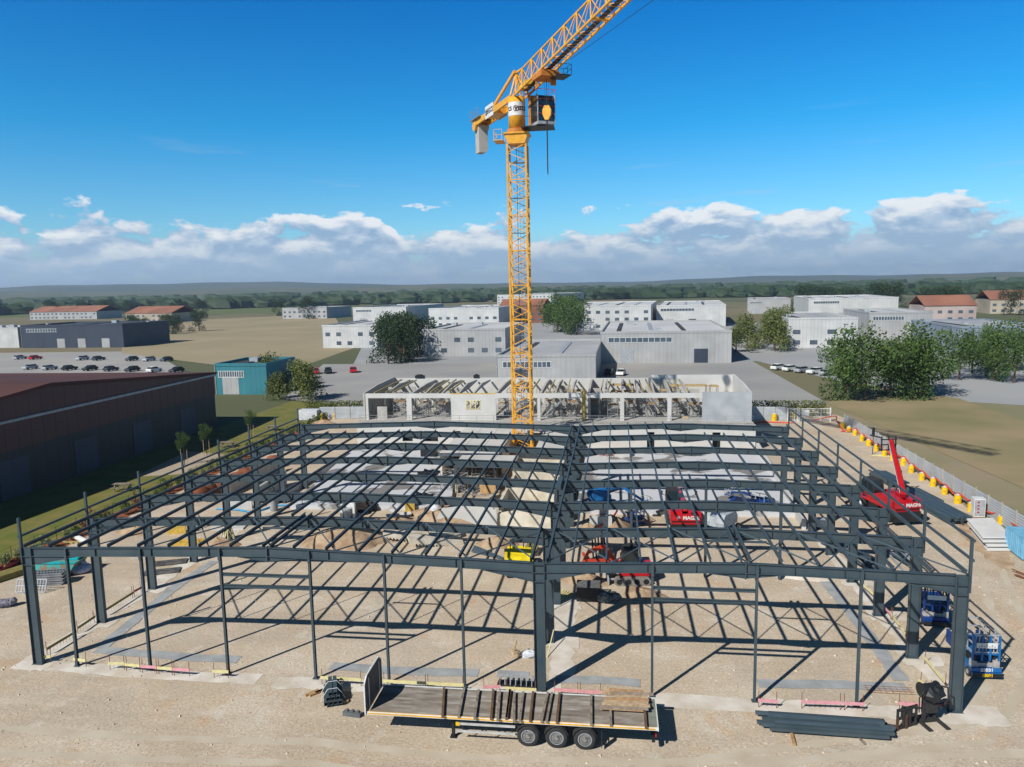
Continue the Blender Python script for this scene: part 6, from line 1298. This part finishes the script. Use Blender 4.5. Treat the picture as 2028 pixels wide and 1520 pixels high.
grove(1, 8, (250, 430), (650, 668), (6, 9), 'dark tree standing at the edge of the dry field', 'trees at the dry field')
grove(0, 8, (1090, 1160), (640, 670), (8, 12), 'green tree directly right of the crane mast, far away', 'trees right of the mast')
grove(1, 12, (1560, 2040), (612, 626), (10, 15), 'dark tree near the right horizon behind the halls', 'tree line on the right')
grove(0, 6, (1840, 2020), (735, 762), (5, 8), 'green tree beyond the site hoarding near the right edge', 'trees right of the hoarding')
def car(label, mat, loc, rz):
    t = thing('parked_car', label, 'car', loc, rz, 'cars parked beyond the site'); m = MB()
    m.px([(-2.1, .3), (-2.15, .75), (-1.9, .95), (-1.1, 1.0), (1.1, .98), (2.0, .85), (2.15, .55), (2.1, .3)], -.85, .85); m.build('body', mat, t)
    m = MB(); m.px([(-1.8, .95), (-1.3, 1.42), (.3, 1.44), (1.05, .97)], -.76, .76); c = m.build('cabin', GLASS, t); m = MB(); m.px([(-1.32, 1.42), (-1.25, 1.47), (.25, 1.49), (.32, 1.44)], -.72, .72); m.build('roof', mat, c)
    for x in (-.75, .75):
        for y in (-1.35, 1.35): m = MB(); m.cyl((x-.12, y, .32), (x+.12, y, .32), .32, 12); m.build('wheel', BLACK, t)
    return t
CM = [('white', WHITE), ('silver', GREY), ('black', DARK), ('dark blue', WN), ('red', RED)]; cars = []
rn2 = random.Random(31); slots = []
for row, (xa, ya, xb2, yb, n) in enumerate(((1500, 728, 1640, 744, 7), (1760, 700, 2010, 712, 8), (40, 712, 330, 716, 10), (60, 732, 350, 738, 8), (600, 742, 700, 738, 5), (1110, 742, 1230, 744, 6))):
    A, B_ = at(xa, ya), at(xb2, yb); rz = math.atan2(B_.y-A.y, B_.x-A.x); where = ('right of the grey warehouse', 'below the blue grey hall', 'in the far row of the left car park', 'in the near row of the left car park', 'left of the dark tree cluster', 'behind the white concrete building')[row]
    for k in range(n):
        if rn2.random() < .12: continue
        ci = rn2.randrange(5); p = A.lerp(B_, k/(n-1)); slots.append((ci, p, rz, CM[ci][0]+' car, '+ORD[k]+' place '+where))
first = {}
for ci, p, rz, lab in slots:
    if ci not in first: first[ci] = car(lab, CM[ci][1], (p.x, p.y, .06), rz)
    else: copy_tree(first[ci], (p.x, p.y, .06), rz+rn2.choice((0, pi)), lab)
# hedge behind the rear fences
for (xa, xb_, y, lab) in ((600, 724, 826, 'clipped green hedge behind the rear left hoarding'), (1488, 1640, 828, 'clipped green hedge behind the rear right hoarding')):
    a, b = at(xa, y), at(xb_, y); m = MB(); L = (b-a).length; r = random.Random(int(xa))
    for i in range(2600):
        p = V((r.uniform(0, L), r.uniform(-.6, .6), r.uniform(.2, 2.55))); q = V((r.gauss(0, 1), r.gauss(0, 1), r.gauss(0, 1))).normalized(); u = q.orthogonal().normalized()*.14; v = q.cross(u).normalized()*.10
        m.add([p+u, p+v, p-u, p-v], [(0, 1, 2, 3)])
    tag(m.build('hedge', LEAFB, None, loc=(a.x, a.y+1.2, 0), rz=math.atan2(b.y-a.y, b.x-a.x)), lab, 'hedge')
# far woods: clumpy belts that read as one mass
def woods(name, xr, dist, h, n, seed, mat):
    r = random.Random(seed); m = MB()
    for i in range(n):
        px = r.uniform(*xr); d = ray(px, 568); d.z = 0; d.normalize(); p = CAM+d*r.uniform(dist*.93, dist*1.12); s = h*r.uniform(.5, 1.1)
        m.blob((p.x, p.y, s*.35), (s*r.uniform(.9, 1.8), s*r.uniform(.8, 1.4), s*.65), 8, 5, .3, r)
    return tag(m.build(name, mat), 'dark band of woods below the horizon', 'woods', kind='stuff')
woods('woods', (-200, 2230), 1150, 15, 420, 5, LEAFD); woods('woods', (-200, 2230), 1900, 19, 520, 6, pm('far_leaf', (.035, .06, .03), .9, 0, (.05, .08, .03), .01))
# hills
def hills(dist, h0, seed, mat):
    r = random.Random(seed); ph = [r.uniform(0, 6) for _ in range(6)]; m = MB(); vs = []; n = 120
    for i in range(n+1):
        px = -700+3400*i/n; d = ray(px, 568); d.z = 0; d.normalize(); a = px/1000
        h = h0*(1+.35*sin(2.1*a+ph[0])+.2*sin(5.3*a+ph[1])+.08*sin(13*a+ph[2])+.03*sin(40*a+ph[3]))
        for k, (dd, hh) in enumerate(((0, -2), (.10, .35), (.28, .8), (.40, 1), (.6, -.02))): p = CAM+d*(dist*(1+dd)); vs.append((p.x, p.y, h*hh))
    m.add(vs, [(i*5+k, (i+1)*5+k, (i+1)*5+k+1, i*5+k+1) for i in range(n) for k in range(4)])
    return tag(m.build('hills', mat, None, True), kind='structure')
hills(2700, 34, 3, pm('hill_green', (.07, .10, .05), .95, 0, (.14, .13, .07), .004)); hills(3900, 62, 8, pm('hill_green_far', (.06, .09, .06), .95, 0, (.10, .11, .07), .002))
HAZE = True
if HAZE:
    m = MB(); m.bx(-5600, 5600, -500, 6700, -1.0, 130)
    o = m.build('haze', bpy.data.materials.new('haze_air')); hm = o.data.materials[0]; hm.use_nodes = True; t = hm.node_tree; t.nodes.clear()
    v = nd(t, 'ShaderNodeVolumePrincipled'); v.inputs['Color'].default_value = (.62, .78, 1, 1); v.inputs['Density'].default_value = .00013; v.inputs['Anisotropy'].default_value = .2
    oo = nd(t, 'ShaderNodeOutputMaterial'); t.links.new(v.outputs[0], oo.inputs['Volume']); tag(o, kind='stuff')
